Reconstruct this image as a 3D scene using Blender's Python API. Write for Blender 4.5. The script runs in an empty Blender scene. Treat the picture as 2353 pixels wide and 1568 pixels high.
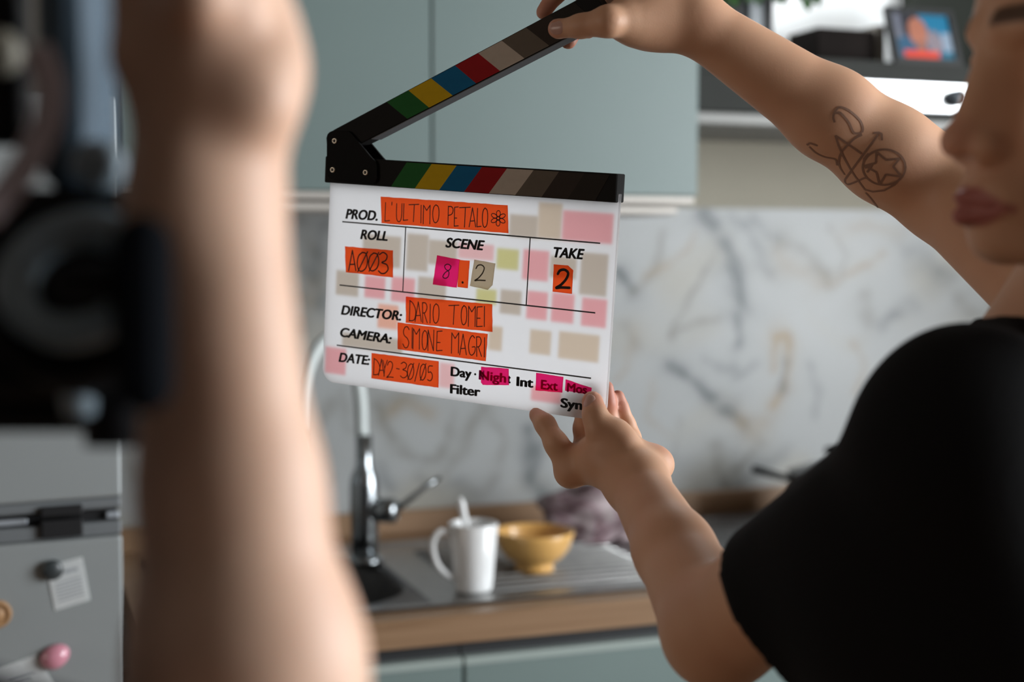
import bpy, bmesh, math, random
import numpy as np
from mathutils import Vector, Matrix
from mathutils.bvhtree import BVHTree

random.seed(7)
rng = np.random.default_rng(7)
scene = bpy.context.scene
COL = scene.collection

# ------------------------------------------------------------------ camera
CAM = Vector((0.0, 0.0, 1.40))
YAW, PITCH, FPX = math.radians(20.0), math.radians(3.5), 2353 * 50.0 / 36.0
Fw = Vector((math.sin(YAW) * math.cos(PITCH), math.cos(YAW) * math.cos(PITCH), -math.sin(PITCH)))
Rt = Vector((math.cos(YAW), -math.sin(YAW), 0.0))
Up = Rt.cross(Fw)
cd = bpy.data.cameras.new('camera')
cam = bpy.data.objects.new('camera', cd)
COL.objects.link(cam)
cam.matrix_world = Matrix(((Rt.x, Up.x, -Fw.x, CAM.x), (Rt.y, Up.y, -Fw.y, CAM.y), (Rt.z, Up.z, -Fw.z, CAM.z), (0, 0, 0, 1)))
cd.lens, cd.sensor_width, cd.sensor_fit = 50.0, 36.0, 'HORIZONTAL'
cd.clip_start, cd.clip_end = 0.02, 60
cd.dof.use_dof = True
cd.dof.focus_distance = 1.17
cd.dof.aperture_fstop = 3.2
cd.dof.aperture_blades = 0
scene.camera = cam

# ------------------------------------------------------------------ light and exposure
scene.view_settings.view_transform = 'Standard'
scene.view_settings.look = 'None'
scene.view_settings.gamma = 1.0
scene.view_settings.use_curve_mapping = False
scene.view_settings.exposure = 0.0
scene.cycles.use_denoising = True
scene.cycles.max_bounces = 8
scene.cycles.diffuse_bounces = 5
scene.cycles.sample_clamp_indirect = 6.0

w = bpy.data.worlds.new('world')
scene.world = w
w.use_nodes = True
w.node_tree.nodes['Background'].inputs[0].default_value = (0.75, 0.86, 1.0, 1)
w.node_tree.nodes['Background'].inputs[1].default_value = 0.3


def area_light(name, loc, rot, sx, sy, power, color):
    l = bpy.data.lights.new(name, 'AREA')
    l.shape, l.size, l.size_y, l.energy, l.color = 'RECTANGLE', sx, sy, power, color
    o = bpy.data.objects.new(name, l)
    COL.objects.link(o)
    o.location, o.rotation_euler = loc, rot
    return o


WIN = (-0.9, 1.2, 0.80, 2.40)      # the window in the right wall: y0, y1, z0, z1
area_light('window_daylight', (2.71, (WIN[0] + WIN[1]) / 2, (WIN[2] + WIN[3]) / 2), (0, math.radians(90), 0),
           WIN[3] - WIN[2], WIN[1] - WIN[0], 164.0, (0.93, 0.97, 1.0))
REAR_FILL = (1.0, 2.3, 1.0, 2.3)          # added unseen opening behind the camera for fill light: x0, x1, z0, z1
area_light('rear_fill', ((REAR_FILL[0] + REAR_FILL[1]) / 2, -2.66, (REAR_FILL[2] + REAR_FILL[3]) / 2), (math.radians(90), 0, 0),
           REAR_FILL[1] - REAR_FILL[0], REAR_FILL[3] - REAR_FILL[2], 1.0, (1.0, 0.96, 0.92))

LEFT_FILL = (0.35, 1.35, 1.1, 2.3)         # added unseen opening in the left wall for warm fill: y0, y1, z0, z1
area_light('left_fill', (-2.37, (LEFT_FILL[0] + LEFT_FILL[1]) / 2, (LEFT_FILL[2] + LEFT_FILL[3]) / 2), (0, math.radians(-90), 0),
           LEFT_FILL[3] - LEFT_FILL[2], LEFT_FILL[1] - LEFT_FILL[0], 13.0, (1.0, 0.84, 0.70))

# ------------------------------------------------------------------ point helpers


def ray(px, py):
    return Fw + Rt * ((px - 1176.5) / FPX) - Up * ((py - 784.0) / FPX)


def pt(px, py, d):
    return CAM + ray(px, py) * d


def on_y(px, py, Y):
    r = ray(px, py)
    return CAM + r * ((Y - CAM.y) / r.y)


def on_z(px, py, Z):
    r = ray(px, py)
    return CAM + r * ((Z - CAM.z) / r.z)


# ------------------------------------------------------------------ materials
MATS = {}


def mat(name, color, rough=0.5, metal=0.0, spec=0.5, var=0.0, vscale=20.0, bump=0.0, bscale=200.0, coat=0.0, transl=0.0):
    if name in MATS:
        return MATS[name]
    m = bpy.data.materials.new(name)
    m.use_nodes = True
    nt = m.node_tree
    b = nt.nodes['Principled BSDF']
    b.inputs['Base Color'].default_value = (*color, 1)
    b.inputs['Roughness'].default_value = rough
    b.inputs['Metallic'].default_value = metal
    b.inputs['Specular IOR Level'].default_value = spec
    b.inputs['Coat Weight'].default_value = coat
    tc = nt.nodes.new('ShaderNodeTexCoord')
    if var > 0:
        n = nt.nodes.new('ShaderNodeTexNoise')
        n.inputs['Scale'].default_value = vscale
        n.inputs['Detail'].default_value = 4
        nt.links.new(tc.outputs['Object'], n.inputs['Vector'])
        r = nt.nodes.new('ShaderNodeValToRGB')
        r.color_ramp.elements[0].position, r.color_ramp.elements[1].position = 0.3, 0.7
        r.color_ramp.elements[0].color = (*[c * (1 - var) for c in color], 1)
        r.color_ramp.elements[1].color = (*[min(1, c * (1 + var)) for c in color], 1)
        nt.links.new(n.outputs['Fac'], r.inputs[0])
        nt.links.new(r.outputs[0], b.inputs['Base Color'])
    if bump > 0:
        n2 = nt.nodes.new('ShaderNodeTexNoise')
        n2.inputs['Scale'].default_value = bscale
        n2.inputs['Detail'].default_value = 3
        nt.links.new(tc.outputs['Object'], n2.inputs['Vector'])
        bp = nt.nodes.new('ShaderNodeBump')
        bp.inputs['Strength'].default_value = bump
        bp.inputs['Distance'].default_value = 0.002
        nt.links.new(n2.outputs['Fac'], bp.inputs['Height'])
        nt.links.new(bp.outputs[0], b.inputs['Normal'])
    MATS[name] = m
    return m


def attr_mat(name, rough=0.5, spec=0.4, transl=0.0, sss=0.0, bump=0.0, bscale=300.0):
    m = bpy.data.materials.new(name)
    m.use_nodes = True
    nt = m.node_tree
    b = nt.nodes['Principled BSDF']
    a = nt.nodes.new('ShaderNodeVertexColor')
    a.layer_name = 'tint'
    nt.links.new(a.outputs['Color'], b.inputs['Base Color'])
    b.inputs['Roughness'].default_value = rough
    b.inputs['Specular IOR Level'].default_value = spec
    if sss > 0:
        b.inputs['Subsurface Weight'].default_value = sss
        b.inputs['Subsurface Radius'].default_value = (1.0, 0.35, 0.2)
        b.inputs['Subsurface Scale'].default_value = 0.006
    if bump > 0:
        tc = nt.nodes.new('ShaderNodeTexCoord')
        n2 = nt.nodes.new('ShaderNodeTexNoise')
        n2.inputs['Scale'].default_value = bscale
        nt.links.new(tc.outputs['Object'], n2.inputs['Vector'])
        bp = nt.nodes.new('ShaderNodeBump')
        bp.inputs['Strength'].default_value = bump
        bp.inputs['Distance'].default_value = 0.001
        nt.links.new(n2.outputs['Fac'], bp.inputs['Height'])
        nt.links.new(bp.outputs[0], b.inputs['Normal'])
    if transl > 0:
        t = nt.nodes.new('ShaderNodeBsdfTranslucent')
        mx = nt.nodes.new('ShaderNodeMixShader')
        mx.inputs[0].default_value = transl
        nt.links.new(a.outputs['Color'], t.inputs['Color'])
        nt.links.new(b.outputs[0], mx.inputs[1])
        nt.links.new(t.outputs[0], mx.inputs[2])
        nt.links.new(mx.outputs[0], nt.nodes['Material Output'].inputs['Surface'])
    MATS[name] = m
    return m


def wood_mat(name, c0, c1, axis=0, rough=0.5):
    m = bpy.data.materials.new(name)
    m.use_nodes = True
    nt = m.node_tree
    b = nt.nodes['Principled BSDF']
    b.inputs['Roughness'].default_value = rough
    tc = nt.nodes.new('ShaderNodeTexCoord')
    mp = nt.nodes.new('ShaderNodeMapping')
    s = [34.0, 34.0, 34.0]
    s[axis] = 1.6
    mp.inputs['Scale'].default_value = s
    n = nt.nodes.new('ShaderNodeTexNoise')
    n.inputs['Scale'].default_value = 1.5
    n.inputs['Detail'].default_value = 6
    n.inputs['Distortion'].default_value = 0.6
    r = nt.nodes.new('ShaderNodeValToRGB')
    r.color_ramp.elements[0].position, r.color_ramp.elements[1].position = 0.32, 0.68
    r.color_ramp.elements[0].color, r.color_ramp.elements[1].color = (*c0, 1), (*c1, 1)
    nt.links.new(tc.outputs['Object'], mp.inputs['Vector'])
    nt.links.new(mp.outputs[0], n.inputs['Vector'])
    nt.links.new(n.outputs['Fac'], r.inputs[0])
    nt.links.new(r.outputs[0], b.inputs['Base Color'])
    return m


# ------------------------------------------------------------------ object helpers


def tag(o, label=None, cat=None, group=None, kind=None):
    if label:
        o['label'] = label
    if cat:
        o['category'] = cat
    if group:
        o['group'] = group
    if kind:
        o['kind'] = kind
    return o


def thing(name, loc, label, cat, group=None):
    o = bpy.data.objects.new(name, None)
    o.empty_display_size = 0.05
    o.location = loc
    COL.objects.link(o)
    return tag(o, label, cat, group)


def link(name, me, m, parent=None, smooth=False):
    """Verts are in world space; a top-level mesh gets its origin at its base, a child keeps world placement."""
    if isinstance(m, (list, tuple)):
        for q in m:
            me.materials.append(q)
    elif m is not None:
        me.materials.append(m)
    if smooth:
        me.polygons.foreach_set('use_smooth', [True] * len(me.polygons))
    o = bpy.data.objects.new(name, me)
    COL.objects.link(o)
    n = len(me.vertices)
    co = np.empty(n * 3, np.float32)
    me.vertices.foreach_get('co', co)
    co = co.reshape(-1, 3)
    lo, hi = co.min(0), co.max(0)
    loc = Vector(((lo[0] + hi[0]) / 2, (lo[1] + hi[1]) / 2, lo[2]))
    me.vertices.foreach_set('co', (co - np.array(loc, np.float32)).ravel())
    base = Vector((0, 0, 0))
    if parent is not None:
        o.parent = parent
        q = parent
        while q is not None:
            base += q.location
            q = q.parent
    o.location = loc - base
    me.update()
    return o


def finish(name, bm, m, parent=None, smooth=False, bevel=0.0, seg=2):
    if bevel > 0:
        bmesh.ops.bevel(bm, geom=list(bm.edges), offset=bevel, segments=seg, profile=0.5, affect='EDGES', clamp_overlap=True)
    bmesh.ops.recalc_face_normals(bm, faces=bm.faces)
    me = bpy.data.meshes.new(name)
    bm.to_mesh(me)
    bm.free()
    return link(name, me, m, parent, smooth)


def box(name, lo, hi, m, parent=None, bevel=0.0, M=None, seg=2):
    bm = bmesh.new()
    add_box(bm, lo, hi, M)
    return finish(name, bm, m, parent, False, bevel, seg)


def add_box(bm, lo, hi, M=None):
    vs = []
    for x in (lo[0], hi[0]):
        for y in (lo[1], hi[1]):
            for z in (lo[2], hi[2]):
                v = Vector((x, y, z))
                vs.append(bm.verts.new(M @ v if M is not None else v))
    for f in ((0, 1, 3, 2), (4, 6, 7, 5), (0, 4, 5, 1), (2, 3, 7, 6), (0, 2, 6, 4), (1, 5, 7, 3)):
        bm.faces.new([vs[i] for i in f])
    return vs


def lathe_bm(bm, prof, center, axis=Vector((0, 0, 1)), n=48):
    """prof: list of (radius, height along axis)."""
    axis = Vector(axis).normalized()
    ref = Vector((1, 0, 0)) if abs(axis.x) < 0.9 else Vector((0, 1, 0))
    e1 = axis.cross(ref).normalized()
    e2 = axis.cross(e1)
    rings = []
    for r, h in prof:
        if r < 1e-6:
            rings.append([bm.verts.new(center + axis * h)])
        else:
            rings.append([bm.verts.new(center + axis * h + e1 * (r * math.cos(2 * math.pi * i / n)) + e2 * (r * math.sin(2 * math.pi * i / n))) for i in range(n)])
    for a, b in zip(rings, rings[1:]):
        for i in range(n):
            j = (i + 1) % n
            if len(a) == 1 and len(b) == 1:
                continue
            if len(a) == 1:
                bm.faces.new((a[0], b[i], b[j]))
            elif len(b) == 1:
                bm.faces.new((a[i], a[j], b[0]))
            else:
                bm.faces.new((a[i], a[j], b[j], b[i]))
    return rings


def lathe(name, prof, center, m, parent=None, axis=(0, 0, 1), n=48, smooth=True):
    bm = bmesh.new()
    lathe_bm(bm, prof, Vector(center), Vector(axis), n)
    o = finish(name, bm, m, parent, smooth)
    return o


def catmull(pts, sub=6, closed=False):
    pts = [Vector(p) for p in pts]
    out = []
    n = len(pts)
    rng_ = range(n if closed else n - 1)
    for i in rng_:
        p0 = pts[(i - 1) % n] if (closed or i > 0) else pts[0] * 2 - pts[1]
        p1, p2 = pts[i], pts[(i + 1) % n]
        p3 = pts[(i + 2) % n] if (closed or i + 2 < n) else pts[-1] * 2 - pts[-2]
        for s in range(sub):
            t = s / sub
            out.append(0.5 * ((2 * p1) + (p2 - p0) * t + (2 * p0 - 5 * p1 + 4 * p2 - p3) * t * t + (3 * p1 - p0 - 3 * p2 + p3) * t ** 3))
    if not closed:
        out.append(pts[-1])
    return out


def tube_bm(bm, pts, rad, n=14, flat=None, cap=True):
    """rad: number or list; flat: (direction, factor) squashes the section."""
    pts = [Vector(p) for p in pts]
    rings = []
    prev = None
    for i, p in enumerate(pts):
        t = (pts[min(i + 1, len(pts) - 1)] - pts[max(i - 1, 0)]).normalized()
        if prev is None:
            ref = Vector((0, 0, 1)) if abs(t.z) < 0.9 else Vector((1, 0, 0))
            e1 = t.cross(ref).normalized()
        else:
            e1 = (prev - t * prev.dot(t)).normalized()
        prev = e1
        e2 = t.cross(e1)
        r = rad[i] if isinstance(rad, (list, tuple)) else rad
        ring = []
        for k in range(n):
            a = 2 * math.pi * k / n
            off = e1 * (r * math.cos(a)) + e2 * (r * math.sin(a))
            if flat:
                off = off - flat[0] * (off.dot(flat[0]) * (1 - flat[1]))
            ring.append(bm.verts.new(p + off))
        rings.append(ring)
    for a, b in zip(rings, rings[1:]):
        for i in range(n):
            j = (i + 1) % n
            bm.faces.new((a[i], a[j], b[j], b[i]))
    if cap:
        bm.faces.new(rings[0])
        bm.faces.new(list(reversed(rings[-1])))


def tube(name, pts, rad, m, parent=None, n=14, flat=None):
    bm = bmesh.new()
    tube_bm(bm, pts, rad, n, flat)
    return finish(name, bm, m, parent, True)


# ------------------------------------------------------------------ smooth bodies from blended limbs (surface nets)


class Solid:
    def __init__(self):
        self.p = []

    def cap(self, a, b, ra, rb, k=0.008, flat=None, sub=False):
        """tapered limb from a to b; flat = (direction, factor): thinner along direction by factor."""
        self.p.append(('c', np.array(a, np.float32), np.array(b, np.float32), ra, rb, k, flat, sub))
        return self

    def sleeve(self, a, b, ra, rb, k=0.02):
        """tapered limb that ends square at b"""
        self.p.append(('f', np.array(a, np.float32), np.array(b, np.float32), ra, rb, k))
        return self

    def chain(self, pts, rads, k=0.008, flat=None):
        for i in range(len(pts) - 1):
            self.cap(pts[i], pts[i + 1], rads[i], rads[i + 1], k if i == 0 else min(k, 0.006), flat)
        return self

    def ball(self, c, r, k=0.01, sub=False):
        return self.ell(c, (r, r, r), None, k, sub)

    def ell(self, c, r, axes=None, k=0.01, sub=False):
        A = np.eye(3, dtype=np.float32) if axes is None else np.array([list(v) for v in axes], np.float32)
        self.p.append(('e', np.array(c, np.float32), np.array(r, np.float32), A, k, sub))
        return self

    def cut(self, point, normal):
        """keep only the side against the normal"""
        self.p.append(('h', np.array(point, np.float32), np.array(Vector(normal).normalized(), np.float32)))
        return self

    @staticmethod
    def dist(q, X):
        if q[0] == 'c':
            _, a, b, ra, rb, k, flat, sub = q
            ab = b - a
            L = float(ab @ ab) + 1e-12
            t = np.clip(((X - a) @ ab) / L, 0, 1)
            v = X - (a + t[:, None] * ab)
            r = ra + (rb - ra) * t
            if flat is None:
                return np.sqrt((v * v).sum(1)) - r
            n = np.array(flat[0], np.float32)
            s = 1.0 / flat[1]
            dn = v @ n
            v2 = v + ((s - 1) * dn)[:, None] * n
            l = np.sqrt((v2 * v2).sum(1)) + 1e-9
            g = v2 + ((s - 1) * (v2 @ n))[:, None] * n
            gl = np.sqrt((g * g).sum(1)) / l
            return (l - r) / np.maximum(gl, 1e-6)
        if q[0] == 'f':
            _, a, b, ra, rb, k = q
            ab = b - a
            L = float(ab @ ab)
            t = np.clip(((X - a) @ ab) / L, 0, 1.5)
            v = X - (a + t[:, None] * ab)
            d = np.sqrt((v * v).sum(1)) - (ra + (rb - ra) * np.minimum(t, 1.0))
            return np.maximum(d, ((X - b) @ ab) / math.sqrt(L))
        if q[0] == 'e':
            _, c, r, A, k, sub = q
            y = (X - c) @ A.T
            k0 = np.sqrt(((y / r) ** 2).sum(1)) + 1e-9
            k1 = np.sqrt(((y / (r * r)) ** 2).sum(1)) + 1e-9
            return k0 * (k0 - 1) / k1
        return (X - q[1]) @ q[2]

    @staticmethod
    def kof(q):
        return q[5] if q[0] in 'cf' else (q[4] if q[0] == 'e' else 0.0)

    @staticmethod
    def issub(q):
        return q[7] if q[0] == 'c' else (q[5] if q[0] == 'e' else False)

    def combine(self, prims, ds):
        d = None
        for q, di in zip(prims, ds):
            if q[0] == 'h':
                d = np.maximum(d, di) if d is not None else di
                continue
            k = self.kof(q)
            if self.issub(q):
                if d is None:
                    continue
                h = np.maximum(k - np.abs(d + di), 0) / max(k, 1e-6)
                d = np.maximum(d, -di) + h * h * k * 0.25
            elif d is None:
                d = di
            else:
                h = np.maximum(k - np.abs(d - di), 0) / max(k, 1e-6)
                d = np.minimum(d, di) - h * h * k * 0.25
        return d

    def bounds(self):
        lo, hi = np.full(3, 1e9), np.full(3, -1e9)
        for q in self.p:
            if q[0] == 'h' or self.issub(q):
                continue
            if q[0] in 'cf':
                r = max(q[3], q[4])
                for e in (q[1], q[2]):
                    lo, hi = np.minimum(lo, e - r), np.maximum(hi, e + r)
            else:
                r = q[2].max()
                lo, hi = np.minimum(lo, q[1] - r), np.maximum(hi, q[1] + r)
        return lo - 0.02, hi + 0.02

    def mesh(self, name, h, B=16):
        lo, hi = self.bounds()
        S = B * h
        nb = np.ceil((hi - lo) / S).astype(int)
        N = nb * B + 2
        gi = np.stack(np.meshgrid(*[np.arange(n) for n in nb], indexing='ij'), -1).reshape(-1, 3)
        C = (lo + (gi + 0.5) * S).astype(np.float32)
        DI = np.stack([self.dist(q, C) for q in self.p])
        D0 = self.combine(self.p, list(DI))
        rad = 0.5 * math.sqrt(3) * S
        act = np.nonzero(np.abs(D0) < rad * 1.6 + 0.006)[0]
        off = np.stack(np.meshgrid(*[np.arange(B + 1)] * 3, indexing='ij'), -1).reshape(-1, 3)
        ks = np.array([self.kof(q) for q in self.p])
        nonun = np.array([q[0] == 'h' or self.issub(q) for q in self.p])
        vid, vpos, quads = [], [], []
        corner = np.array([[0, 0, 0], [0, 0, 1], [0, 1, 0], [0, 1, 1], [1, 0, 0], [1, 0, 1], [1, 1, 0], [1, 1, 1]])
        edges = [(0, 1), (2, 3), (4, 5), (6, 7), (0, 2), (1, 3), (4, 6), (5, 7), (0, 4), (1, 5), (2, 6), (3, 7)]
        gid = lambda g: (g[..., 0].astype(np.int64) * N[1] + g[..., 1]) * N[2] + g[..., 2]
        for a in act:
            umin = D0[a]
            sel = np.where(nonun, DI[:, a] < 2 * rad + ks + 0.02, DI[:, a] < max(umin, DI[~nonun, a].min()) * 1.0 + 2.4 * rad + ks)
            prims = [q for q, s in zip(self.p, sel) if s]
            if not prims:
                continue
            g0 = gi[a] * B
            X = (lo + (g0 + off) * h).astype(np.float32)
            D = self.combine(prims, [self.dist(q, X) for q in prims])
            if D is None:
                continue
            D = D.reshape(B + 1, B + 1, B + 1)
            I = D < 0
            if I.all() or not I.any():
                continue
            cnt = sum(I[c[0]:B + c[0], c[1]:B + c[1], c[2]:B + c[2]].astype(np.int8) for c in corner)
            cells = np.argwhere((cnt > 0) & (cnt < 8))
            V = np.stack([D[cells[:, 0] + c[0], cells[:, 1] + c[1], cells[:, 2] + c[2]] for c in corner], 1)
            acc = np.zeros((len(cells), 3))
            num = np.zeros(len(cells))
            for e0, e1 in edges:
                v0, v1 = V[:, e0], V[:, e1]
                m = (v0 < 0) != (v1 < 0)
                t = np.where(m, v0 / np.where(m, v0 - v1, 1), 0)
                p = corner[e0] + t[:, None] * (corner[e1] - corner[e0])
                acc += np.where(m[:, None], p, 0)
                num += m
            vid.append(gid(cells + g0 + 1))
            vpos.append(lo + (g0 + cells + acc / num[:, None]) * h)
            for ax in range(3):
                s0 = [slice(0, B)] * 3
                s1 = [slice(0, B)] * 3
                s1[ax] = slice(1, B + 1)
                A0, A1 = I[tuple(s0)], I[tuple(s1)]
                ed = np.argwhere(A0 != A1)
                if len(ed) == 0:
                    continue
                u, v = [(1, 2), (2, 0), (0, 1)][ax]
                eu = np.zeros(3, int)
                eu[u] = 1
                ev = np.zeros(3, int)
                ev[v] = 1
                base = ed + g0 + 1
                qd = np.stack([gid(base - eu - ev), gid(base - ev), gid(base), gid(base - eu)], 1)
                flip = ~A0[ed[:, 0], ed[:, 1], ed[:, 2]]
                qd[flip] = qd[flip][:, ::-1]
                quads.append(qd)
        vid = np.concatenate(vid)
        vpos = np.concatenate(vpos)
        quads = np.concatenate(quads)
        o = np.argsort(vid)
        vid, vpos = vid[o], vpos[o]
        idx = np.searchsorted(vid, quads)
        idx = np.minimum(idx, len(vid) - 1)
        ok = (vid[idx] == quads).all(1)
        idx = idx[ok]
        # one light smoothing pass
        for _ in range(2):
            s = np.zeros_like(vpos)
            c = np.zeros(len(vpos))
            for i in range(4):
                j = (i + 1) % 4
                np.add.at(s, idx[:, i], vpos[idx[:, j]])
                np.add.at(s, idx[:, j], vpos[idx[:, i]])
                np.add.at(c, idx[:, i], 1)
                np.add.at(c, idx[:, j], 1)
            vpos = vpos * 0.6 + 0.4 * s / np.maximum(c, 1)[:, None]
        me = bpy.data.meshes.new(name)
        me.vertices.add(len(vpos))
        me.vertices.foreach_set('co', vpos.astype(np.float32).ravel())
        me.loops.add(len(idx) * 4)
        me.loops.foreach_set('vertex_index', idx.astype(np.int32).ravel())
        me.polygons.add(len(idx))
        me.polygons.foreach_set('loop_start', np.arange(0, len(idx) * 4, 4, dtype=np.int32))
        me.update(calc_edges=True)
        me.validate()
        me.polygons.foreach_set('use_smooth', [True] * len(me.polygons))
        return me, vpos


def tint(me, cols):
    at = me.color_attributes.new('tint', 'FLOAT_COLOR', 'POINT')
    c = np.ones((len(me.vertices), 4), np.float32)
    c[:, :3] = cols
    at.data.foreach_set('color', c.ravel())


# ------------------------------------------------------------------ shared materials
M_green = mat('green_lacquer', (0.165, 0.222, 0.215), 0.42, var=0.03, vscale=3)
M_green_edge = mat('green_edge', (0.32, 0.38, 0.36), 0.45)
M_dark_gap = mat('dark_channel', (0.035, 0.037, 0.04), 0.45)
M_rail = mat('satin_rail', (0.52, 0.49, 0.45), 0.42, 0.2, var=0.05, vscale=5)
M_wood = wood_mat('oak_worktop', (0.215, 0.123, 0.064), (0.32, 0.20, 0.115), 0, 0.42)
M_cream = mat('cream_paint', (0.33, 0.305, 0.24), 0.7, var=0.03, vscale=4, bump=0.05)
M_white_wall = mat('white_paint', (0.86, 0.88, 0.88), 0.6, var=0.02, vscale=4)
M_steel = mat('brushed_steel', (0.36, 0.36, 0.355), 0.3, 1.0, var=0.10, vscale=40)
M_steel_dark = mat('basin_steel', (0.13, 0.13, 0.13), 0.4, 0.7)
M_chrome = mat('chrome', (0.36, 0.385, 0.40), 0.22, 1.0)
M_charcoal = mat('charcoal_laminate', (0.040, 0.042, 0.039), 0.75, 0.0, 0.15, var=0.06, vscale=10)
M_black = mat('black_plastic', (0.012, 0.012, 0.013), 0.5, 0.0, 0.25)
M_white_gloss = mat('white_ceramic', (0.80, 0.81, 0.81), 0.18, spec=0.5)

# ------------------------------------------------------------------ the room
YW = 2.46
X0, X1, Y0, ZC = -2.3, 2.65, -2.6, 2.6
KX1 = 2.45           # right end of the kitchen run
T = 0.1


def struct(name, o):
    o.name = name
    tag(o, kind='structure')
    return o


def wall_with_hole(name, lo, hi, axis, hole, m):
    """a wall box in the plane normal to axis (0 or 1), with a rectangular hole (u0,u1,z0,z1)."""
    bm = bmesh.new()
    u = 1 - axis
    u0, u1, z0, z1 = hole

    def seg(ua, ub, za, zb):
        a, b = list(lo), list(hi)
        a[u], b[u], a[2], b[2] = ua, ub, za, zb
        add_box(bm, a, b)
    seg(lo[u], u0, lo[2], hi[2])
    seg(u1, hi[u], lo[2], hi[2])
    seg(u0, u1, lo[2], z0)
    seg(u0, u1, z1, hi[2])
    return struct(name, finish(name, bm, m))


M_floor = wood_mat('oak_floor', (0.16, 0.09, 0.045), (0.24, 0.14, 0.075), 1, 0.5)
M_room = mat('warm_wall_paint', (0.030, 0.024, 0.019), 0.8, var=0.03, vscale=3)
M_ceil = mat('ceiling_paint', (0.13, 0.11, 0.09), 0.8, var=0.02, vscale=3)
struct('floor', box('floor', (X0, Y0, -0.1), (X1, YW, 0), M_floor))
struct('ceiling', box('ceiling', (X0, Y0, ZC), (X1, YW, ZC + 0.1), M_ceil))
wall_with_hole('wall_left', (X0 - T, Y0 - T, -0.1), (X0, YW + T, ZC + 0.1), 0, LEFT_FILL, M_room)
wall_with_hole('wall_right', (X1, Y0 - T, -0.1), (X1 + T, YW + T, ZC + 0.1), 0, WIN, M_room)
wall_with_hole('wall_front', (X0, Y0 - T, -0.1), (X1, Y0, ZC + 0.1), 1, REAR_FILL, M_room)
struct('wall_back', box('wall_back', (X0, YW, -0.1), (X1, YW + T, ZC + 0.1), M_white_wall))


def window_frame(name, axis, hole, c, m):
    bm = bmesh.new()
    u0, u1, z0, z1 = hole
    um = (u0 + u1) / 2
    for (a0, a1, b0, b1) in ((u0, u0 + .06, z0, z1), (u1 - .06, u1, z0, z1), (um - .04, um + .04, z0, z1), (u0, u1, z0, z0 + .06), (u0, u1, z1 - .06, z1)):
        lo, hi = [0, 0, b0], [0, 0, b1]
        lo[axis], hi[axis] = c, c + 0.05
        lo[1 - axis], hi[1 - axis] = a0, a1
        add_box(bm, lo, hi)
    return struct(name, finish(name, bm, m))


M_frame = mat('white_window_frame', (0.8, 0.8, 0.78), 0.4)
window_frame('window_1', 0, WIN, X1 + 0.0, M_frame)
window_frame('added_window_rear', 1, REAR_FILL, Y0 - 0.06, M_frame)
window_frame('added_window_left', 0, LEFT_FILL, X0 - 0.06, M_frame)

# ------------------------------------------------------------------ kitchen run
YC = 1.855           # worktop front edge
YD = 2.11            # wall cabinet doors
ZT = 0.90            # worktop top
door_bot = on_y(900, 440, YD).z
rail_bot = on_y(900, 487, YD + 0.02).z
cab_right = on_y(1606, 300, YD).x
seam = on_y(992, 200, YD).x
splash_top = on_y(1800, 481, YW).z
print('door_bot', door_bot, 'rail_bot', rail_bot, 'cab_right', cab_right, 'seam', seam, 'splash_top', splash_top)
fcorner = pt(282, 1230, 1.78)
CL = fcorner.x + 0.03           # left end of the run, beside the fridge

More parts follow.
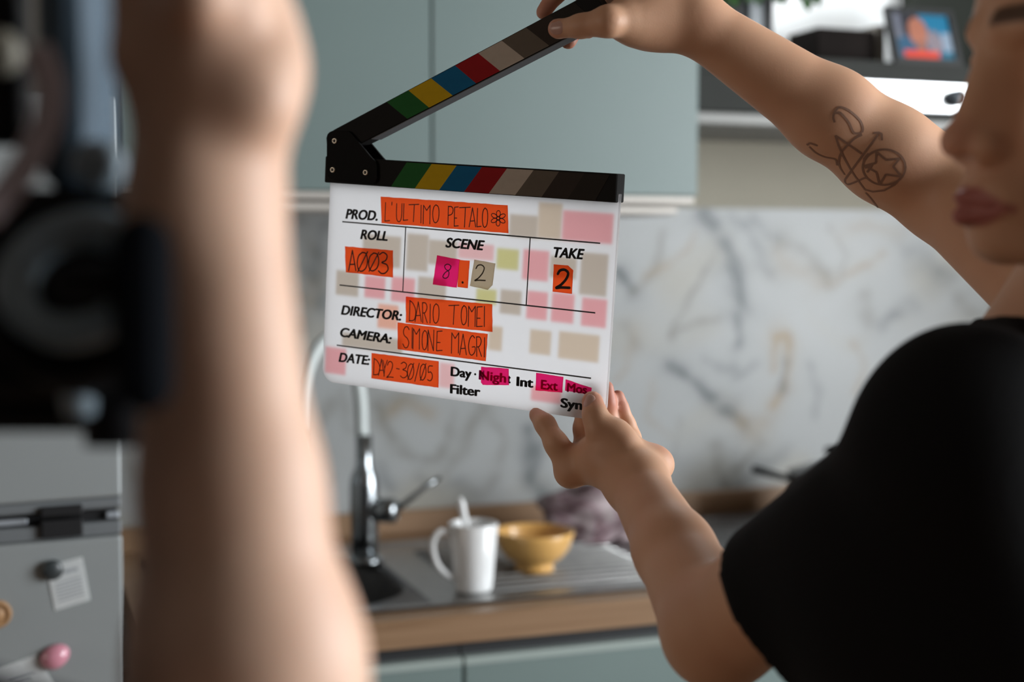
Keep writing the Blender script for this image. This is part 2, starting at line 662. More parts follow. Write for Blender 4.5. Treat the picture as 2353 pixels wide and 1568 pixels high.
VEINS = [  # pixel polyline in the photo, width in cm, colour, strength
    ([(1622, 488), (1651, 537), (1676, 585), (1695, 644), (1710, 702)], 1.7, 0, .85), ([(1680, 493), (1719, 527), (1748, 585), (1768, 624)], 1.5, 0, .45),
    ([(1424, 624), (1440, 650), (1453, 668)], 1.2, 0, .8), ([(1453, 668), (1496, 634), (1512, 600), (1525, 537)], .8, 1, .55),
    ([(1642, 590), (1588, 682), (1560, 730), (1545, 770)], .7, 1, .6), ([(1545, 770), (1608, 741), (1652, 731)], .9, 1, .6), ([(1690, 721), (1697, 760), (1695, 790)], 1.0, 0, .7),
    ([(1540, 838), (1598, 881), (1651, 925), (1690, 960), (1715, 978)], 1.3, 0, .9), ([(1705, 975), (1740, 985)], 2.0, 2, .5), ([(1690, 867), (1729, 847)], 1.5, 0, .45),
    ([(1778, 770), (1806, 772), (1815, 800), (1810, 850), (1797, 895), (1775, 930)], 1.0, 2, .75), ([(1780, 775), (1778, 810), (1773, 850)], .8, 2, .55), ([(1806, 830), (1795, 900)], .7, 0, .6),
    ([(1797, 560), (1845, 571), (1880, 610), (1905, 650)], 1.8, 1, .6), ([(1905, 655), (1985, 612), (2025, 585)], .9, 2, .45), ([(1790, 590), (1840, 620), (1880, 655)], 1.6, 2, .35),
    ([(1990, 682), (1998, 745)], 1.6, 1, .5), ([(2025, 755), (2060, 720), (2097, 697)], 1.4, 0, .5), ([(2090, 575), (2130, 600), (2180, 640)], 2.2, 0, .4), ([(1960, 790), (1985, 850), (1965, 900)], .7, 2, .35),
    ([(1651, 1020), (1652, 1080), (1665, 1120)], 1.2, 1, .55), ([(1690, 1085), (1720, 1050), (1748, 1022)], 1.2, 1, .45), ([(1700, 1120), (1760, 1060), (1800, 1040)], 2.0, 0, .35),
    ([(1213, 990), (1222, 1040), (1216, 1090), (1250, 1140)], 1.6, 0, .6), ([(1255, 1000), (1232, 1060), (1222, 1100)], .9, 0, .4), ([(1228, 1120), (1290, 1150)], 1.6, 0, .45),
    ([(860, 930), (885, 970), (905, 1010), (950, 1055)], .9, 1, .55), ([(905, 945), (935, 925), (990, 950)], 1.2, 2, .4), ([(1045, 955), (1030, 1000), (1010, 1050), (975, 1060)], .9, 1, .5),
    ([(1105, 940), (1080, 985), (1060, 1040), (1025, 1090)], 1.1, 1, .45), ([(1140, 1095), (1110, 1130), (1060, 1125)], 1.5, 1, .35), ([(955, 905), (880, 915), (850, 890)], 1.5, 1, .35),
    ([(690, 510), (715, 560), (735, 640), (728, 700)], 1.8, 1, .5), ([(745, 520), (720, 620), (700, 680), (690, 760)], 1.3, 0, .4), ([(715, 660), (690, 720)], 2.2, 2, .4), ([(700, 580), (745, 700)], 1.2, 0, .35),
    ([(760, 930), (735, 980), (745, 1040), (760, 1100)], 1.2, 1, .4), ([(790, 900), (800, 990)], 1.0, 1, .3), ([(300, 1050), (330, 1120), (340, 1180)], 2.0, 1, .4),
    ([(1290, 1000), (1330, 1100)], .8, 1, .2), ([(1460, 760), (1440, 830), (1420, 870)], .9, 2, .35), ([(1440, 750), (1460, 800)], 1.0, 1, .35), ([(1500, 880), (1490, 960), (1540, 1000)], .6, 2, .25),
    ([(1560, 960), (1550, 1040), (1520, 1100)], .7, 1, .25), ([(2200, 690), (2260, 720), (2300, 690)], 2.5, 1, .45), ([(1730, 500), (1760, 540), (1790, 545)], .8, 0, .4), ([(1905, 520), (1940, 580), (1935, 640)], .8, 1, .35), ([(1620, 830), (1660, 850), (1690, 840)], .7, 0, .4), ([(1480, 640), (1560, 590), (1600, 540)], .7, 2, .35), ([(1860, 840), (1880, 900), (1870, 960)], .8, 0, .3), ([(1340, 1000), (1400, 1080), (1390, 1150)], 1.0, 1, .35), ([(1130, 960), (1160, 1010), (1150, 1060)], .9, 1, .4), ([(960, 1090), (1010, 1120), (1060, 1100)], 1.0, 0, .35), ([(870, 1080), (900, 1120)], 1.2, 0, .35), ([(1930, 540), (2000, 520), (2070, 545)], 1.5, 2, .25)]
VC = [(0.10, 0.115, 0.12), (0.185, 0.18, 0.155), (0.30, 0.225, 0.135)]
SX0, SX1, SZ0, SZ1, SY = CL, KX1 - 0.01, ZT + 0.0405, splash_top, YW - 0.012
gx, gz = int((SX1 - SX0) / 0.0045), int((SZ1 - SZ0) / 0.0045)
xx = np.linspace(SX0, SX1, gx + 1)
zz = np.linspace(SZ0, SZ1, gz + 1)
GXX, GZZ = np.meshgrid(xx, zz, indexing='ij')
PX, PZ = GXX.ravel(), GZZ.ravel()


def wob(x, z, f, s):
    return (np.sin(f * x + 1.7 * s + 1.3 * np.sin(f * 0.8 * z + s)) + np.sin(f * 1.9 * z + 2.1 * s + np.sin(f * 1.4 * x))) * 0.5


mcol = np.tile(np.array((0.37, 0.382, 0.382)), (len(PX), 1))
cl = np.clip(wob(PX, PZ, 7, 1.0) * 0.6 + wob(PX, PZ, 17, 3.0) * 0.4, -1, 1)
mcol *= (1 + 0.07 * cl)[:, None]
warm = np.clip(wob(PX, PZ, 9, 5.0) * 0.7 + wob(PX, PZ, 23, 2.0) * 0.5 - 0.25, 0, 1)
mcol = mcol * (1 - warm[:, None] * np.array([0.03, 0.10, 0.22]))
WX, WZ = PX + 0.004 * wob(PX, PZ, 60, 7.0), PZ + 0.004 * wob(PX, PZ, 55, 2.5)
for pl, wcm, ci, stg in VEINS:
    q = [on_y(a, b, SY) for a, b in pl]
    q = [(p.x, p.z) for p in catmull([Vector((p.x, 0, p.z)) for p in q], 4)]
    best = np.full(len(PX), 9.0)
    amt = np.zeros(len(PX))
    acc = 0
    for k, ((ax_, az_), (bx_, bz_)) in enumerate(zip(q, q[1:])):
        dx, dz = bx_ - ax_, bz_ - az_
        t = np.clip(((WX - ax_) * dx + (WZ - az_) * dz) / (dx * dx + dz * dz + 1e-12), 0, 1)
        best = np.minimum(best, np.hypot(WX - ax_ - t * dx, WZ - az_ - t * dz))
    hw = wcm * 0.01 * 0.95 * (1 + 0.35 * wob(PX, PZ, 38, wcm))
    g = (0.72 * np.exp(-(best / hw) ** 2) + 0.22 * np.exp(-(best / (2.6 * hw)) ** 2)) * stg * (0.75 + 0.25 * wob(PX, PZ, 70, 4.0) + 0.15 * wob(PX, PZ, 25, 6.0))
    mcol = mcol + (np.array(VC[ci]) - mcol) * np.clip(g * 1.5, 0, 1)[:, None]
me = bpy.data.meshes.new('wall_splashback')
vsx = np.stack([PX, np.full(len(PX), SY), PZ], 1)
ii, jj = np.meshgrid(np.arange(gx), np.arange(gz), indexing='ij')
b0_ = (ii * (gz + 1) + jj).ravel()
fq = np.stack([b0_, b0_ + gz + 1, b0_ + gz + 2, b0_ + 1], 1)
nf = len(PX)
back_ = np.array([(SX0, YW - .0005, SZ0), (SX1, YW - .0005, SZ0), (SX1, YW - .0005, SZ1), (SX0, YW - .0005, SZ1)])
cn = [0, gx * (gz + 1), gx * (gz + 1) + gz, gz]
ext = [(nf + 1, nf, nf + 3, nf + 2)] + [(cn[k], nf + k, nf + (k + 1) % 4, cn[(k + 1) % 4]) for k in range(4)]
me.from_pydata(np.concatenate([vsx, back_]).tolist(), [], fq.tolist() + ext)
tint(me, np.concatenate([mcol, np.tile((.4, .4, .4), (4, 1))]))
splash = link('wall_splashback', me, attr_mat('veined_marble', 0.35, 0.35), None)
tag(splash, kind='structure')
splash.name = 'wall_splashback'
# painted strip of wall above the marble behind the hood
hood_bot = on_y(1700, 292, YW - 0.30).z
tag(box('wall_painted_strip', (cab_right + 0.002, YW - 0.008, splash_top), (KX1 - 0.01, YW - 0.0005, hood_bot + 0.06), M_cream), kind='structure')


def wall_cabinet(x0, x1, label, part_edge):
    t = thing('wall_cabinet', ((x0 + x1) / 2, (YD + YW) / 2, door_bot - 0.02), label, 'cabinet', 'green wall cabinets over the sink')
    box('body', (x0 + .001, YD + 0.022, door_bot), (x1 - .001, YW - 0.001, 2.35), M_green, t)
    box('door', (x0 + .0015, YD, door_bot), (x1 - .0015, YD + 0.02, 2.34), M_green, t, bevel=0.0015, seg=1)
    return t


wall_cabinet(max(seam - 0.60, CL), seam, 'green wall cabinet left of the door seam, behind the raised clap stick hinge', 0)
wall_cabinet(seam, cab_right, 'wide green wall cabinet right of the seam, ending beside the cooker hood', 0)
lr = thing('cabinet_light_rail', ((seam + cab_right) / 2, YD + 0.05, rail_bot), 'pale satin rail running along the underside of the green wall cabinets', 'light rail')
zr = (door_bot + rail_bot) / 2
box('upper_profile', (max(seam - 0.60, CL), YD + 0.004, zr + 0.002), (cab_right - 0.004, YW - 0.016, door_bot - 0.0005), M_rail, lr, bevel=0.003)
box('lower_profile', (max(seam - 0.60, CL), YD + 0.014, rail_bot), (cab_right - 0.03, YD + 0.20, zr - 0.001), M_rail, lr, bevel=0.004)

# worktop with a cut for the basin
sx0, sx1 = on_z(560, 1400, ZT).x, on_z(1560, 1300, ZT).x
basin_r = on_z(938, 1375, ZT).x + 0.022
SY0, SY1 = YC + 0.045, YW - 0.11
BX0, BX1, BY0, BY1 = basin_r - 0.36, basin_r, SY0 + 0.022, SY1 - 0.085
wt = thing('worktop', (0.5, YC + 0.3, ZT - 0.04), 'oak-look kitchen worktop with low upstand along the marble wall', 'worktop')
bm = bmesh.new()
for a in (((CL, YC, ZT - .04), (BX0, YW - .014, ZT)), ((BX1, YC, ZT - .04), (KX1 - .02, YW - .014, ZT)),
          ((BX0, YC, ZT - .04), (BX1, BY0, ZT)), ((BX0, BY1, ZT - .04), (BX1, YW - .014, ZT))):
    add_box(bm, *a)
finish('slab', bm, M_wood, wt)
box('upstand', (CL, YW - 0.032, ZT), (KX1 - .02, YW - 0.0125, ZT + 0.042), M_wood, wt, bevel=0.002)

# base units
seam2 = on_y(1060, 1540, YC + 0.03).x
xs = [CL + 0.005, seam2, seam2 + 0.90, KX1 - 0.03]
labs = ['green base cabinet under the sink basin, left of the lower door seam', 'green base cabinet below the draining board, right of the lower door seam',
        'green base cabinet below the hob, hidden behind the black shirt']
for i in range(3):
    a, b = xs[i], xs[i + 1]
    t = thing('base_cabinet', ((a + b) / 2, YC + 0.3, 0.0), labs[i], 'cabinet', 'green base cabinets under the worktop')
    box('carcass', (a + .001, YC + 0.055, 0.10), (b - .001, YW - 0.02, 0.70), M_charcoal, t)
    box('grip_channel', (a + .001, YC + 0.035, 0.832), (b - .001, YC + 0.055, ZT - 0.0405), M_dark_gap, t)
    box('door', (a + .002, YC + 0.02, 0.11), (b - .002, YC + 0.04, 0.829), M_green, t, bevel=0.002, seg=1)
    box('door_top_edge', (a + .002, YC + 0.018, 0.822), (b - .002, YC + 0.041, 0.8335), M_green_edge, t)
    box('plinth', (a + .001, YC + 0.08, 0.0), (b - .001, YC + 0.10, 0.10), M_charcoal, t)

# sink with draining board
sk = thing('kitchen_sink', ((sx0 + sx1) / 2, YC + 0.25, ZT), 'inset stainless steel sink with a dark basin and ribbed draining board', 'sink')
bm = bmesh.new()
zt = ZT + 0.003
for a in (((sx0, SY0, ZT), (BX0, SY1, zt)), ((BX1, SY0, ZT), (sx1, SY1, zt)), ((BX0, SY0, ZT), (BX1, BY0, zt)), ((BX0, BY1, ZT), (BX1, SY1, zt))):
    add_box(bm, *a)
add_box(bm, (sx0, SY0, ZT), (sx1, SY0 + .012, ZT + .006))
add_box(bm, (sx0, SY1 - .012, ZT), (sx1, SY1, ZT + .006))
add_box(bm, (sx1 - .012, SY0, ZT), (sx1, SY1, ZT + .006))
add_box(bm, (sx0, SY0, ZT), (sx0 + .012, SY1, ZT + .006))
finish('rim', bm, M_steel, sk)
bm = bmesh.new()
for i in range(11):
    y = SY0 + 0.055 + i * 0.030
    tube_bm(bm, [(BX1 + 0.07, y, zt - 0.001), (BX1 + 0.09, y, zt + 0.001), (sx1 - 0.06, y, zt + 0.001), (sx1 - 0.04, y, zt - 0.001)], 0.0048, 8)
finish('drainer_ribs', bm, M_steel, sk, True)
# basin bowl: rounded well with its front right corner swept
bm = bmesh.new()
n = 40
cx, cy, hx, hy = (BX0 + BX1) / 2, (BY0 + BY1) / 2, (BX1 - BX0) / 2, (BY1 - BY0) / 2


def sup(s, z, p=3.2):
    r = []
    for i in range(n):
        a = 2 * math.pi * i / n
        c, q = math.cos(a), math.sin(a)
        r.append(bm.verts.new((cx + s * hx * math.copysign(abs(c) ** (2 / p), c), cy + s * hy * math.copysign(abs(q) ** (2 / p), q), z)))
    return r


rings = [sup(1.0, zt + .0005, 30), sup(0.97, zt + 0.001, 2.7), sup(0.94, zt - 0.01, 2.7), sup(0.90, ZT - 0.13, 2.8), sup(0.75, ZT - 0.155), sup(0.1, ZT - 0.16)]
for a, b in zip(rings, rings[1:]):
    for i in range(n):
        bm.faces.new((a[i], a[(i + 1) % n], b[(i + 1) % n], b[i]))
bm.faces.new(rings[-1])
finish('basin', bm, M_steel_dark, sk, True)

# mixer tap
tb = on_z(838, 1292, ZT + 0.006)
tp = thing('kitchen_tap', tb, 'chrome mixer tap with a white hose spout arching behind the clapperboard', 'tap')
lathe('base', [(0, 0), (.030, 0), (.030, .006), (.024, .012), (.0, .012)], tb, M_chrome, tp)
lathe('body', [(0, .01), (.021, .01), (.022, .05), (.0235, .08), (.0235, .125), (.021, .14), (.016, .15), (0.0135, .16), (.0135, .205), (.0, .205)], tb, M_chrome, tp)
ax = (Rt * 0.9 - Fw * 0.3).normalized()
kb = tb + Vector((0, 0, 0.085))
lathe('mixer_knob', [(0, .015), (.018, .016), (.020, .035), (.020, .052), (.013, .058), (0, .059)], kb, M_chrome, tp, axis=ax)
k0 = kb + ax * 0.048
tube('lever', [k0, k0 + Rt * 0.02 + Vector((0, 0, .012)), k0 + Rt * 0.06 + Fw * 0.02 + Vector((0, 0, .042)), k0 + Rt * 0.075 + Fw * 0.03 + Vector((0, 0, .05))], [.006, .005, .0045, .004], M_chrome, tp)
dT = (tb - CAM).dot(Fw)
hose = catmull([tb + Vector((0, 0, .20)), pt(831, 1000, dT), pt(828, 920, dT), pt(816, 850, dT), pt(795, 800, dT - .01), pt(768, 776, dT - .03),
                pt(738, 790, dT - .05), pt(712, 835, dT - .07), pt(696, 900, dT - .08), pt(687, 990, dT - .09)], 8)
tube('spout_hose', hose, 0.0105, mat('white_hose', (0.62, 0.67, 0.66), 0.4), tp, 16)
bm = bmesh.new()
lathe_bm(bm, [(0, 0), (.013, 0), (.015, .03), (.017, .075), (.017, .09), (0, .09)], hose[-1], Vector((-0.02, 0, -1)), 24)
finish('spray_head', bm, M_chrome, tp, True)

# mug with a spoon
mb = on_z(1088, 1356, ZT + 0.0047)
mg = thing('mug', mb, 'white flared mug with a spoon, standing on the draining board', 'mug')
lathe('cup', [(0, 0), (.026, 0), (.0275, .002), (.0285, .01), (.0365, .099), (.0355, .1005), (.0345, .099), (.0265, .008), (0, .006)], mb, M_white_gloss, mg, n=64)
hl = (-Rt * 0.93 - Fw * 0.35).normalized()
hpts = catmull([mb + hl * .034 + Vector((0, 0, .086)), mb + hl * .052 + Vector((0, 0, .089)), mb + hl * .063 + Vector((0, 0, .072)), mb + hl * .058 + Vector((0, 0, .045)), mb + hl * .043 + Vector((0, 0, .026)), mb + hl * .0305 + Vector((0, 0, .02))], 6)
tube('handle', hpts, 0.0048, M_white_gloss, mg)
sp = thing('spoon', mb + Vector((0, 0, .012)), 'spoon with a white handle sticking up out of the white mug', 'spoon')
s0 = mb + Vector((0.008, 0.002, .012))
s1 = mb - Rt * 0.020 + Fw * 0.006 + Vector((0, 0, .137))
d_ = (s1 - s0)
tube('handle', [s0 + d_ * .25, s0 + d_ * .5, s0 + d_ * .8, s0 + d_ * .93, s0 + d_ * 1.0], [.0032, .0036, .0055, .006, .0035], mat('white_spoon', (0.82, 0.83, 0.83), 0.25), sp)
bm = bmesh.new()
tube_bm(bm, [s0 - d_ * .02, s0 + d_ * .06, s0 + d_ * .16, s0 + d_ * .26], [.004, .010, .0095, .003], 14, (Fw, 0.35))
finish('bowl', bm, mat('white_spoon', (0.82, 0.83, 0.83)), sp, True)

# bowl
bb = on_z(1228, 1312, ZT + 0.0047)
bw = lathe('bowl', [(0, 0.004), (.024, .004), (.026, 0), (.030, 0), (.030, .010), (.029, .013), (.044, .022), (.055, .037), (.0615, .057), (.0625, .064), (.0605, .064), (.058, .057), (.050, .037), (.038, .024), (.02, .018), (0, .016)], bb, mat('honey_glaze', (0.74, 0.42, 0.13), 0.28, var=0.06, vscale=14, coat=0.3), n=64)
tag(bw, 'round honey-yellow footed bowl behind the white mug', 'bowl')

# crumpled cloth
cb = on_z(1350, 1238, ZT + 0.004)


def cloth_heap(name, c, sx, sy, sz, m, seed, label, cat):
    bm = bmesh.new()
    bmesh.ops.create_icosphere(bm, subdivisions=5, radius=1.0)
    r = np.random.default_rng(seed)
    ph = r.uniform(0, 6.28, (7, 3))
    fr = r.uniform(2.0, 5.5, (7, 3))
    for v in bm.verts:
        p = v.co.copy()
        d = 0.0
        for a in range(7):
            d += math.sin(fr[a][0] * p.x + 2.2 * math.sin(fr[a][1] * p.z + ph[a][1]) + ph[a][0]) * math.cos(fr[a][2] * p.y + ph[a][2])
        s = 1.0 + 0.085 * d
        q = Vector((p.x * s, p.y * s, max(p.z * s, -0.55)))
        v.co = c + Rt * (q.x * sx) + Vector((Fw.x, Fw.y, 0)) * (q.y * sy) + Vector((0, 0, (q.z + 0.55) * sz))
    o = finish(name, bm, m, None, True)
    return tag(o, label, cat)


def cloth_mat():
    m = mat('striped_cloth', (0.45, 0.36, 0.37), 0.9)
    nt = m.node_tree
    b = nt.nodes['Principled BSDF']
    tc = nt.nodes.new('ShaderNodeTexCoord')
    n = nt.nodes.new('ShaderNodeTexNoise')
    n.inputs['Scale'].default_value = 14
    n.inputs['Distortion'].default_value = 1.5
    r = nt.nodes.new('ShaderNodeValToRGB')
    r.color_ramp.elements[0].position, r.color_ramp.elements[0].color = 0.36, (0.17, 0.10, 0.115, 1)
    r.color_ramp.elements[1].position, r.color_ramp.elements[1].color = 0.62, (0.46, 0.39, 0.40, 1)
    e = r.color_ramp.elements.new(0.46)
    e.color = (0.34, 0.25, 0.27, 1)
    nt.links.new(tc.outputs['Object'], n.inputs['Vector'])
    nt.links.new(n.outputs['Fac'], r.inputs[0])
    nt.links.new(r.outputs[0], b.inputs['Base Color'])
    return m


cloth_heap('dish_cloth', cb, 0.088, 0.055, 0.060, cloth_mat(), 5, 'crumpled pinkish grey dish cloth heaped behind the yellow bowl', 'cloth')

# hob
hx0 = on_z(1590, 1262, ZT).x
hb = thing('hob', (hx0 + .3, YC + .3, ZT), 'flush black glass hob in the worktop, half hidden by the black shirt', 'hob')
box('glass_plate', (hx0, YC + 0.06, ZT + .0005), (hx0 + 0.58, YW - 0.075, ZT + 0.0075), mat('black_glass', (0.018, 0.02, 0.023), 0.22), hb, bevel=0.002)
for qx, qy in ((.15, .14), (.42, .14), (.15, .35), (.42, .35)):
    bm = bmesh.new()
    lathe_bm(bm, [(.075, 0.0078), (.075, 0.0081), (.078, 0.0081), (.078, 0.0078)], Vector((hx0 + qx, YC + 0.06 + qy, ZT)), Vector((0, 0, 1)), 40)
    finish('zone_ring', bm, mat('hob_print', (0.25, 0.25, 0.25), 0.5), hb)
# saucepan at the back of the hob
pb = Vector((on_y(1905, 1130, YW - 0.2).x, YW - 0.22, ZT + 0.0083))
pn = thing('saucepan', pb, 'dark lidded pan at the back of the hob, mostly behind the black shoulder', 'saucepan')
lathe('body', [(0, 0), (.078, 0), (.084, .004), (.085, .085), (.088, .088), (.082, .088), (.081, .006), (0, .006)], pb, mat('grey_enamel', (0.13, 0.13, 0.13), 0.35), pn)
lathe('lid', [(.087, .089), (.087, .092), (.05, .105), (.012, .110), (0, .110)], pb, mat('pan_lid', (0.26, 0.27, 0.28), 0.25, 0.6), pn)
lathe('lid_knob', [(.0, .109), (.008, .109), (.008, .12), (.02, .125), (.02, .136), (.0, .14)], pb, M_black, pn)
hd = (-Rt * 0.95 - Fw * 0.1).normalized()
tube('handle', [pb + hd * .08 + Vector((0, 0, .078)), pb + hd * .11 + Vector((0, 0, .085)), pb + hd * .155 + Vector((0, 0, .098))], [.008, .009, .010], M_black, pn, flat=(Vector((0, 0, 1)), 0.7))

# ------------------------------------------------------------------ hood and the niche over it
YH = YD + 0.03
hx = cab_right + 0.012
hood = thing('cooker_hood', (hx + .45, YH + .15, hood_bot), 'dark cooker hood with a bright steel slide-out front beside the green cabinets', 'cooker hood')
z_shelf_t, z_shelf_b = on_y(2120, 146, YH).z, on_y(2120, 190, YH).z
z_pan_b = on_y(2080, 257, YH).z
z_body_b = on_y(1690, 255, YH).z
pan_x = on_y(1950, 220, YH).x
HX1 = KX1 - 0.03
box('housing', (hx, YH + 0.012, z_body_b - .002), (HX1, YW - 0.012, z_shelf_b - 0.001), M_charcoal, hood)
box('front_panel', (pan_x, YH - 0.012, z_pan_b), (HX1, YH + 0.011, z_shelf_b - 0.001), mat('polished_steel', (0.82, 0.84, 0.85), 0.28, 1.0), hood, bevel=0.003)
box('side_front', (hx, YH, z_body_b), (pan_x - 0.002, YH + 0.0115, z_shelf_b - .001), M_charcoal, hood)
box('underside_lip', (hx - 0.006, YH - 0.004, hood_bot), (HX1, YW - 0.012, z_body_b - .0025), mat('grey_grille', (0.20, 0.20, 0.19), 0.5, 0.3), hood, bevel=0.004)
kc = on_y(2192, 227, YH - 0.013)
lathe('control_knob', [(0, 0), (.016, 0), (.017, .004), (.0165, .018), (.013, .022), (0, .022)], kc, mat('knob_grey', (0.06, 0.075, 0.09), 0.35), hood, axis=(0, -1, 0))
sh = box('niche_shelf', (hx, YH, z_shelf_b), (HX1, YW - 0.001, z_shelf_t), M_charcoal, None, bevel=0.001)
tag(sh, 'charcoal shelf board above the cooker hood, carrying the photo frame', 'shelf')
# tall charcoal divider on the right and a slim dark divider on the left
rx = on_y(2050, 60, YH + 0.10).x
pz = on_y(1800, -560, YH).z
NB = YH + 0.18
tag(box('wall_niche', (hx, NB, z_shelf_t + .0005), (HX1, NB + .01, pz - .023), M_white_wall), kind='structure')
dv = box('tall_board', (rx + 0.075, NB - 0.045, z_shelf_t + .0005), (rx + 0.36, NB - 0.001, z_shelf_t + .26), mat('olive_charcoal', (0.028, 0.031, 0.026), 0.8, 0.0, 0.1, var=0.06, vscale=8), None)
tag(dv, 'dark olive grey board behind the photo frame', 'board')
lx0, lx1 = cab_right + 0.03, on_y(1779, 60, YH + 0.05).x
ob = thing('coffee_machine', ((lx0 + lx1) / 2, YH + .12, z_shelf_t), 'black appliance on the shelf beside the green cabinet, below trailing leaves', 'coffee machine')
box('body', (lx0, YH + 0.05, z_shelf_t + .0005), (lx1, NB - 0.005, z_shelf_t + .22), M_black, ob, bevel=0.006)
box('reflection_strip', (lx1 - 0.052, YH + 0.044, z_shelf_t + 0.02), (lx1 - 0.026, YH + 0.05, z_shelf_t + .20), mat('reflection_grey', (0.16, 0.18, 0.2), 0.3), ob, bevel=0.002)  # grey-blue strip painted in for a reflection on the black front
# black box on the shelf
b0, b1 = on_y(1878, 140, YH + .06).x, on_y(2012, 140, YH + .06).x
bt = on_y(1950, 66, YH + .06).z
bx = box('storage_box', (b0, YH + .06, z_shelf_t + .0006), (b1, YH + .16, bt), mat('dark_brown_box', (0.014, 0.011, 0.010), 0.9, 0.0, 0.1, var=0.2, vscale=12), None, bevel=0.003)
tag(bx, 'black box standing on the shelf left of the photo frame', 'box')
g0, g1 = on_y(2015, 130, YH + .06).x, on_y(2034, 130, YH + .06).x
bk = box('book', (g0, YH + .06, z_shelf_t + .0006), (g1, YH + .17, on_y(2024, 58, YH + .06).z), mat('grey_book', (0.22, 0.2, 0.175), 0.7), None, bevel=0.001)
tag(bk, 'thin grey book between the black box and the photo frame', 'book')
# photo frame leaning back
fr = thing('photo_frame', on_y(2130, 150, YH + .04), 'black photo frame with a portrait in blue and red, leaning on the shelf', 'photo frame')
fw_, fh_ = (on_y(2205, 150, YH + .03) - on_y(2052, 150, YH + .03)).length, 0.105
fo = on_y(2056, 149, YH + .025)
fo.z = z_shelf_t + .0015
lean = math.radians(12)
ux = Vector((1, 0, 0))
uy = Vector((-0.10, math.sin(lean), math.cos(lean))).normalized()
un = ux.cross(uy).normalized()


def frame_quad(bm, u0, v0, u1, v1, n0, n1):
    M = Matrix(((ux.x, uy.x, un.x, fo.x), (ux.y, uy.y, un.y, fo.y), (ux.z, uy.z, un.z, fo.z), (0, 0, 0, 1)))
    add_box(bm, (u0, v0, n0), (u1, v1, n1), M)


bm = bmesh.new()
bd = 0.011
for q in ((0, 0, fw_, bd), (0, fh_ - bd, fw_, fh_), (0, bd, bd, fh_ - bd), (fw_ - bd, bd, fw_, fh_ - bd)):
    frame_quad(bm, *q, -0.006, 0.006)
finish('frame', bm, mat('black_frame', (0.012, 0.013, 0.014), 0.4), fr)
# the picture: a flat print whose colours are painted on a fine grid
nu, nv = 60, 48
bm = bmesh.new()
gv = [[bm.verts.new(fo + ux * (bd + (fw_ - 2 * bd) * i / nu) + uy * (bd + (fh_ - 2 * bd) * j / nv) + un * 0.002) for j in range(nv + 1)] for i in range(nu + 1)]
for i in range(nu):
    for j in range(nv):
        bm.faces.new((gv[i][j], gv[i + 1][j], gv[i + 1][j + 1], gv[i][j + 1]))
me = bpy.data.meshes.new('picture')
bm.to_mesh(me)
bm.free()
uvs = np.array([(i / nu, j / nv) for i in range(nu + 1) for j in range(nv + 1)])
U, V = uvs[:, 0], uvs[:, 1]
pc = np.tile(np.array([0.02, 0.09, 0.17]), (len(U), 1))


def paint(mask, c):
    pc[mask] = c


paint((U < 0.55) & (V > 0.5), (0.02, 0.02, 0.03))
paint((U > 0.45) & (V > 0.55 + 0.1 * np.sin(6 * U)), (0.0, 0.17, 0.32))
paint((U < 0.14) & (V > 0.45), (0.16, 0.17, 0.22))
paint(((U - 0.42) / 0.17) ** 2 + ((V - 0.60) / 0.33) ** 2 < 1, (0.42, 0.15, 0.09))
paint((np.abs(U - 0.43) < 0.08) & (V < 0.4), (0.30, 0.12, 0.08))
paint(((U - 0.68) / 0.14) ** 2 + ((V - 0.38) / 0.27) ** 2 < 1, (0.24, 0.20, 0.23))
paint((U > 0.82) & (V < 0.62), (0.26, 0.34, 0.44))
paint((V < 0.17) & (U > 0.1) & (U < 0.72), (0.70, 0.045, 0.015))
paint((V < 0.17) & (U > 0.78), (0.0, 0.12, 0.2))
tint(me, pc)
link('picture', me, attr_mat('photo_print', 0.35), fr)
tc_ = fo + ux * 0.03 + uy * 0.08 - un * 0.006
tube('back_stand', [fo + ux * fw_ / 2 + uy * 0.06 - un * 0.008, Vector((fo.x + fw_ / 2, fo.y + .055, z_shelf_t + .004))], 0.003, M_black, fr)
# trailing plant over the niche
px_ = on_y(1800, 20, YH + .1).x
pp = thing('trailing_plant', (px_, YH + .10, pz), 'green trailing plant hanging into the bright niche above the arm', 'plant')
us = box('niche_shelf', (hx, YH + .02, pz - .022), (HX1, YW - .001, pz - .0005), M_charcoal, None)
tag(us, 'upper charcoal niche shelf that carries the trailing plant', 'shelf')
us2 = thing('added_strip_light', (hx + .3, YH + .08, pz - .036), 'added slim strip light under the upper niche shelf, lighting the white niche', 'strip light')
sl_x1 = rx - 0.02
box('housing', (hx + .02, YH + .06, pz - .034), (sl_x1, YH + .10, pz - .0225), mat('strip_alu', (0.6, 0.6, 0.6), 0.4, 0.5), us2)
area_light('niche_fill_lamp', ((hx + sl_x1) / 2, YH + .08, pz - .037), (0, 0, 0), sl_x1 - hx - .06, 0.03, 4.0, (0.95, 0.98, 1.0))  # added fill lamp that whitens the back of the niche
lathe('pot', [(0, 0), (.05, 0), (.065, .10), (.067, .11), (.060, .11), (.058, .095), (0, .095)], (px_, YH + .12, pz), mat('terracotta', (0.4, 0.17, 0.09), 0.7), pp)
M_leaf = mat('leaf_green', (0.035, 0.13, 0.02), 0.45, var=0.35, vscale=30)
bm = bmesh.new()
bm2 = bmesh.new()
leaf_targets = [(1645, 12), (1665, 4), (1690, 10), (1718, 2), (1740, 8), (1782, 2), (1798, 6), (1812, -14), (1838, -8), (1850, 6), (1857, 20), (1868, 2), (1880, 8), (1872, -14), (1760, -10), (1700, -20), (1820, -30), (1650, -20), (1890, -25)]
